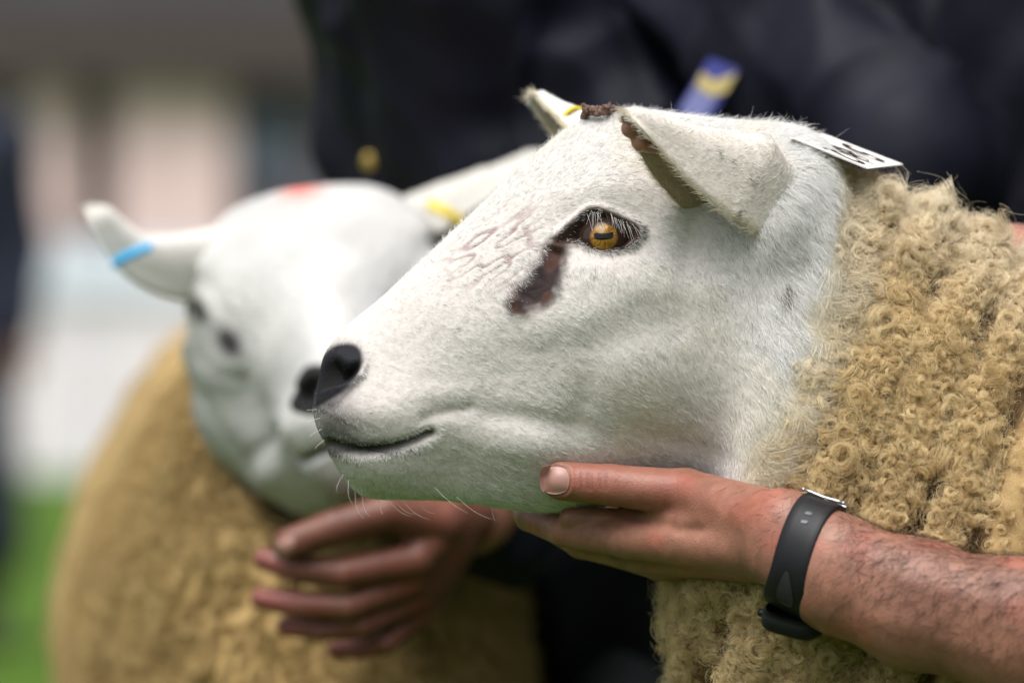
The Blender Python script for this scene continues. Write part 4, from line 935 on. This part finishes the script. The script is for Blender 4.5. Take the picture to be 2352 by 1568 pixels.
mesh_obj('card', np.concatenate([top, bot]), fr_ + [tuple(x + 256 for x in f[::-1]) for f in fr_] + [(e_[i], e_[(i + 1) % len(e_)], e_[(i + 1) % len(e_)] + 256, e_[i] + 256) for i in range(len(e_))], M_card, card)
tx = unit(cB - cA); ty = np.cross(cn, tx)
tx = -tx; ty = np.cross(cn, tx)          # digits stand along the long side
for k, dg in enumerate('582'):
    mid = card_pt(.80 - .29 * k, .56) + cn * .0004
    text(dg, .040, frame(mid, tx, cn) @ Matrix.Diagonal((.82, 1, 1, 1)), M_ink, card, 'digit')
for k in (.66, .37):
    a, b = card_pt(k, .22) + cn * .0003, card_pt(k, .92) + cn * .0003; s_ = tx * .0006
    mesh_obj('rule_line', [a - s_, a + s_, b + s_, b - s_] + [v - cn * .0004 for v in (a - s_, a + s_, b + s_, b - s_)], [(0, 1, 2, 3), (7, 6, 5, 4), (0, 4, 5, 1), (1, 5, 6, 2), (2, 6, 7, 3), (3, 7, 4, 0)], M_ink, card)

# scab on the crown of the near sheep
M_scab = mat('crusted_scab', (.13, .075, .055), .85, var=.75, scale=250, bump=.8, bscale=700, dist=.001)
prs = []
for k in range(80):
    a = rng.random(); c0 = W3(1338 + 100 * a + rng.normal(0, 4), 266 - 14 * math.sin(math.pi * a) + rng.normal(0, 5), rng.uniform(-40, 80)); d_ = unit(A(-.5, -.2, .7) + rng.normal(0, .7, 3))
    prs.append((c0, .0012 + .0013 * rng.random() ** 2, c0 + d_ * .005 * rng.random(), .0007, .0014))
V1, F1 = nets(prs, .0006); mesh_obj('scab', V1 + vert_normals(V1, F1) * (.0006 * vnoise(V1, 900, 3))[:, None], F1, M_scab, ram)

# eyelashes and chin whiskers of the near sheep
lash = z2((1010, 250), (1060, 235), (1100, 240), (1150, 245), (1200, 255), (1250, 270), (1300, 285), (1350, 310), (1400, 330), (1450, 355), (1500, 380), (1550, 405)); lp = []
for k in range(46):
    i = rng.random() * (len(lash) - 1.001); j = int(i); xy = A(*lash[j]) * (1 - i + j) + A(*lash[j + 1]) * (i - j); p, n, _ = at_px(*(xy + rng.normal(0, 3, 2)))
    L = .006 + .005 * rng.random(); d = unit(A(.15 + .02 * i + rng.normal(0, .25), -.75, -.75)); t = np.linspace(0, 1, 8)[:, None]
    lp.append(p + n * .0010 + d * L * t + A(0, 0, -1) * L * .35 * t ** 2)
curves_obj('eyelash', np.array(lp), (.00009 * (1 - .6 * np.linspace(0, 1, 8)))[None] * np.ones((46, 1)), np.where(rng.random((46, 1)) < .3, A(.06, .05, .05), A(.8, .78, .74)), M_fur, ram)
wp_ = [(815, 1128, 835, 1190), (830, 1135, 850, 1185), (890, 1145, 945, 1185), (905, 1148, 955, 1180), (920, 1146, 985, 1192), (960, 1150, 1000, 1178), (1000, 1120, 1075, 1178), (1050, 1140, 1130, 1192), (800, 1100, 812, 1160), (790, 1090, 775, 1130), (870, 1145, 880, 1180), (1130, 1165, 1140, 1195),
       (735, 960, 708, 968), (738, 985, 712, 1004), (728, 940, 706, 940), (745, 1010, 726, 1032)]
wq = []
for a, b, c_, d_ in wp_:
    p, n, _ = at_px(a, b); e = P(c_, d_, p[1] - .006); t = np.linspace(0, 1, 10)[:, None]; wq.append(p * (1 - t) + e * t + n * .004 * np.sin(np.pi * t) * .6)
curves_obj('whisker', np.array(wq), (.00013 * (1 - .7 * np.linspace(0, 1, 10)))[None] * np.ones((len(wq), 1)), np.ones((len(wq), 3)) * A(.8, .78, .7), M_fur, ram)

# ------------------------------------------------------------------ the man astride the far sheep
jl = dict(head=(-.05, .84, 1.66), neck=(-.02, .93, 1.50), face=(-.05, -1, -.2), chest=(.0, 1.02, 1.30), pelvis=(.02, 1.14, .90), lsh=(.12, 1.04, 1.36), lel=(.09, .90, .91), lwr=P(1090, 1180, .60),
          rsh=(-.15, 1.02, 1.38), rel=(.0, 1.26, 1.12), rwr=(.06, 1.32, .92), lhip=(.11, 1.12, .86), rhip=(-.07, 1.2, .86), lkn=(.085, 1.02, .50), rkn=(-.27, 1.5, .48), lft=(.10, 1.08, .10), rft=(-.30, 1.52, .10))
man = thing('person', 'person in dark open coat with brass stud, bare hand under the blurred sheep throat', 'person', (-.05, 1.2, 0), 'people showing sheep')
handB = chain([jl['lwr'].tolist() and (1100, 1180, .60, 74), (1015, 1200, .56, 74)], 20) + [pr((1015, 1190, .555), 70, (955, 1285, .535), 44, 20), pr((1020, 1220, .56), 66, (950, 1330, .545), 42, 20), pr((1030, 1250, .565), 60, (955, 1370, .555), 40, 20), pr((1030, 1270, .57), 52, (965, 1405, .565), 36, 20)]
handB += chain([(955, 1285, .535, 43), (790, 1316, .518, 36), (690, 1306, .524, 33), (608, 1284, .536, 26)], 5) + chain([(950, 1330, .545, 42), (800, 1392, .525, 34), (700, 1388, .530, 32), (600, 1374, .542, 26)], 5)
handB += chain([(955, 1370, .555, 39), (830, 1436, .535, 31), (740, 1444, .540, 28), (658, 1438, .55, 24)], 5) + chain([(965, 1405, .565, 35), (885, 1476, .550, 26), (825, 1490, .553, 24), (770, 1492, .56, 20)], 5) + chain([(1010, 1200, .545, 58), (890, 1176, .522, 44), (765, 1212, .512, 40), (668, 1248, .512, 38)], 6)
VH, FH = nets(handB, .0016); VH = relax(VH, FH, 2, .4); uh = project(VH); cB_ = skin_color(VH, None) * A(.55, .45, .44)  # hand darker than the rest of his skin, its shade put into the colour
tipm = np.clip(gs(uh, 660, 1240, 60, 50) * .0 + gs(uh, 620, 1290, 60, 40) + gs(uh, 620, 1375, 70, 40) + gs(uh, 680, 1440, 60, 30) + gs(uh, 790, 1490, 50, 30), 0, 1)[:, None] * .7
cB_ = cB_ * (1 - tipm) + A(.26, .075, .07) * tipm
BV, BF = person_body(jl)
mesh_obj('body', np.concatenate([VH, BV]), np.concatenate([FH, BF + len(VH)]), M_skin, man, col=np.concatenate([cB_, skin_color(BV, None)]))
castH = raycaster(VH, FH); rows = []
for i in range(11):
    for k in range(11):
        a, b = -1 + .2 * i, -1 + .2 * k; ex, ey = a * math.sqrt(1 - b * b / 2.6), b * math.sqrt(1 - a * a / 2.6); h, _n2 = castH(648 + ex * 27 - ey * 8, 1257 + ey * 24 + ex * -8)
        rows.append((h if h is not None else P(648 + ex * 27, 1257 + ey * 24, .515)) + A(0, -.0012 + .0008 * max(abs(a), abs(b)) ** 4, 0))
rows = np.array(rows); ff = [(i * 11 + k, i * 11 + k + 1, (i + 1) * 11 + k + 1, (i + 1) * 11 + k) for i in range(10) for k in range(10)]; ed = list(range(11)) + [i * 11 + 10 for i in range(1, 11)] + [110 + k for k in range(9, -1, -1)] + [i * 11 for i in range(9, 0, -1)]
mesh_obj('thumbnail', np.concatenate([rows, rows + A(0, .0016, 0)]), ff + [tuple(x + 121 for x in f[::-1]) for f in ff] + [(ed[i], ed[(i + 1) % 40], ed[(i + 1) % 40] + 121, ed[i] + 121) for i in range(40)], M_nail, man)
J = {k: A(*v) for k, v in jl.items()}
def sleeve(a, b, c_, r): return [(a, r[0], b, r[1], .03), (b, r[1], c_, r[2], .025)]
cj = [(J['chest'] + A(.02, -.02, .05), .175, J['pelvis'] + A(.015, -.03, .02), .125, .08), (J['lsh'], .10, J['rsh'], .10, .06), (J['pelvis'] + A(.02, -.02, .05), .13, J['pelvis'] + A(.06, -.03, -.22), .15, .08),
      (J['chest'] + A(-.07, -.04, .06), .13, J['pelvis'] + A(-.02, -.07, .02), .085, .06)] + sleeve(J['lsh'], J['lel'], J['lwr'] * .85 + J['lel'] * .15, (.095, .07, .058)) + sleeve(J['rsh'], J['rel'], J['rwr'], (.095, .075, .06))
FD = [((.80, .1, -.60), 12, 1.0), ((.25, 0, -1), 15, .6), ((1, 0, .2), 14, .4)]
V1, F1 = cloth(cj, .0065, .021, FD, 61); mesh_obj('jacket', V1, F1, M_jacket, man)
castJ = raycaster(V1, F1)
V2, F2 = cloth(legs(jl), .009, .010, [((.5, .1, -.85), 11, 1), ((0, 0, 1), 13, .6)], 65); mesh_obj('trousers', V2, F2, M_trouser, man); boots(jl, man, (0, -1, 0)); hair_cap(jl, man)
M_brass = mat('brass', (.50, .36, .10), .35, metal=.7)
h, n = castJ(850, 372)
if h is None: h, n = P(852, 368, .9), A(0, -1, 0)
n = unit(A(-.2, -1, 0)); sx = unit(np.cross(n, A(0, 0, 1))); sz = np.cross(sx, n); vv = []
for r_, d_ in ((.0052, 0), (.0075, .001), (.0075, .003), (.005, .0042), (.0, .0046)):
    for k in range(20): vv.append(h + n * d_ + (sx * math.cos(k * math.pi / 10) * .8 + sz * math.sin(k * math.pi / 10)) * max(r_, .0002))
mesh_obj('stud', vv, [tuple(f) for f in grid_faces(5, 20)], M_brass, man)

# ------------------------------------------------------------------ the man behind the near sheep, wearing a badge
jm = dict(head=(.40, .60, 1.72), neck=(.39, .70, 1.54), face=(-.1, -1, -.15), chest=(.39, .74, 1.30), pelvis=(.40, .80, .95), lsh=(.60, .72, 1.42), lel=(.68, .74, 1.12), lwr=(.60, .62, .95),
          rsh=(.18, .70, 1.42), rel=(.15, .72, 1.12), rwr=(.26, .60, .98), lhip=(.50, .8, .90), rhip=(.31, .8, .90), lkn=(.50, .78, .5), rkn=(.30, .79, .5), lft=(.52, .82, .10), rft=(.29, .82, .10))
jm = {k: v if k == 'face' else (v[0] * 1.08 + .01, v[1] + .20, v[2]) for k, v in jm.items()}
jud = thing('person', 'person in navy waxed jacket wearing a blue and yellow badge, standing behind', 'person', (.44, 1.0, 0), 'people showing sheep')
BV, BF = person_body(jm); mesh_obj('body', BV, BF, M_skin, jud, col=skin_color(BV, None))
J = {k: A(*v) for k, v in jm.items()}
cj = [(J['chest'], .19, J['pelvis'] + A(0, 0, -.02), .17, .06), (J['lsh'], .10, J['rsh'], .10, .06), (J['chest'] + A(.08, -.04, 0), .15, J['pelvis'] + A(.06, -.04, -.1), .13, .05), (J['chest'] + A(-.08, -.04, 0), .15, J['pelvis'] + A(-.06, -.04, -.1), .13, .05)] \
    + sleeve(J['lsh'], J['lel'], J['lwr'], (.095, .075, .06)) + sleeve(J['rsh'], J['rel'], J['rwr'], (.095, .075, .06))
FD = [((.78, .1, -.62), 11, 1.0), ((.1, 0, -1), 14, .6), ((-.5, 0, -.8), 12, .5)]
V1, F1 = cloth(cj, .0065, .022, FD, 83); mesh_obj('jacket', V1, F1, M_jacket, jud); castM = raycaster(V1, F1)
V2, F2 = cloth(legs(jm), .011, .008, [((0, 0, 1), 12, 1)], 66); mesh_obj('trousers', V2, F2, M_trouser, jud); boots(jm, jud, (0, -1, 0)); hair_cap(jm, jud)
M_bblue = mat('badge_blue', (.05, .06, .30), .6); M_blilac = mat('badge_lilac', (.22, .24, .50), .4); M_byel = mat('badge_yellow', (.62, .50, .20), .4)
hb, nb_ = castM(1632, 205)
yb = min([h_[0][1] for h_ in (castM(x_, y_) for x_ in (1560, 1595, 1632, 1670, 1692) for y_ in (140, 170, 205, 240, 275)) if h_[0] is not None] + [1.0]) - .004
bad = thing('badge', 'blue and yellow show badge slanting on the navy jacket', 'badge', P(1632, 200, yb))
def plate(name, px, dy, th_, m):
    f_ = [P(x, y, yb - dy) for x, y in px]; n = len(f_); b_ = [v + A(0, th_, 0) for v in f_]
    return mesh_obj(name, f_ + b_, [tuple(range(n)), tuple(range(2 * n - 1, n - 1, -1))] + [(i, i + n, (i + 1) % n + n, (i + 1) % n) for i in range(n)], m, bad, smooth=False)
plate('ribbon', [(1630, 133), (1697, 160), (1625, 285), (1552, 262)], 0, .0015, M_bblue); plate('panel', [(1596, 198), (1650, 220), (1612, 276), (1560, 258)], .0006, .0005, M_blilac); plate('chevron', [(1612, 165), (1640, 186), (1692, 168), (1668, 212), (1634, 222), (1598, 198)], .0012, .0005, M_byel)

# ------------------------------------------------------------------ bystander far off at the edge
bo = A(-1.585, 11.2, 0)
jb = {k: tuple(bo + A(*v)) for k, v in dict(head=(0, 0, 1.66), neck=(0, 0, 1.48), chest=(0, 0, 1.28), pelvis=(0, 0, .95), lsh=(.19, 0, 1.40), lel=(.23, .02, 1.12), lwr=(.22, -.04, .88), rsh=(-.19, 0, 1.40), rel=(-.23, .02, 1.12), rwr=(-.22, -.04, .88), lhd=(.22, -.06, .70), rhd=(-.22, -.06, .70),
      lhip=(.09, 0, .90), rhip=(-.09, 0, .90), lkn=(.10, -.01, .5), rkn=(-.10, -.01, .5), lft=(.11, 0, .10), rft=(-.11, 0, .10)).items()}; jb['face'] = (.3, -1, 0)
bys = thing('person', 'blurred bystander in dark navy clothes at the left edge of the grass', 'person', tuple(bo), 'bystanders')
BV, BF = person_body(jb, .014); mesh_obj('body', BV, BF, M_skin, bys, col=skin_color(BV, None)); J = {k: A(*v) for k, v in jb.items()}
V1, F1 = cloth([(J['chest'], .17, J['pelvis'], .16, .06), (J['lsh'], .09, J['rsh'], .09, .06), (J['pelvis'], .17, J['pelvis'] + A(0, 0, -.62), .235, .05)] + sleeve(J['lsh'], J['lel'], J['lwr'], (.08, .065, .05)) + sleeve(J['rsh'], J['rel'], J['rwr'], (.08, .065, .05)), .014, .008, [((0, 0, 1), 10, 1)], 90); mesh_obj('jacket', V1, F1, M_navy, bys)
V2, F2 = cloth(legs(jb), .014, .006, [((0, 0, 1), 10, 1)], 91); mesh_obj('trousers', V2, F2, M_navy, bys); boots(jb, bys, (.3, -.95, 0)); hair_cap(jb, bys)
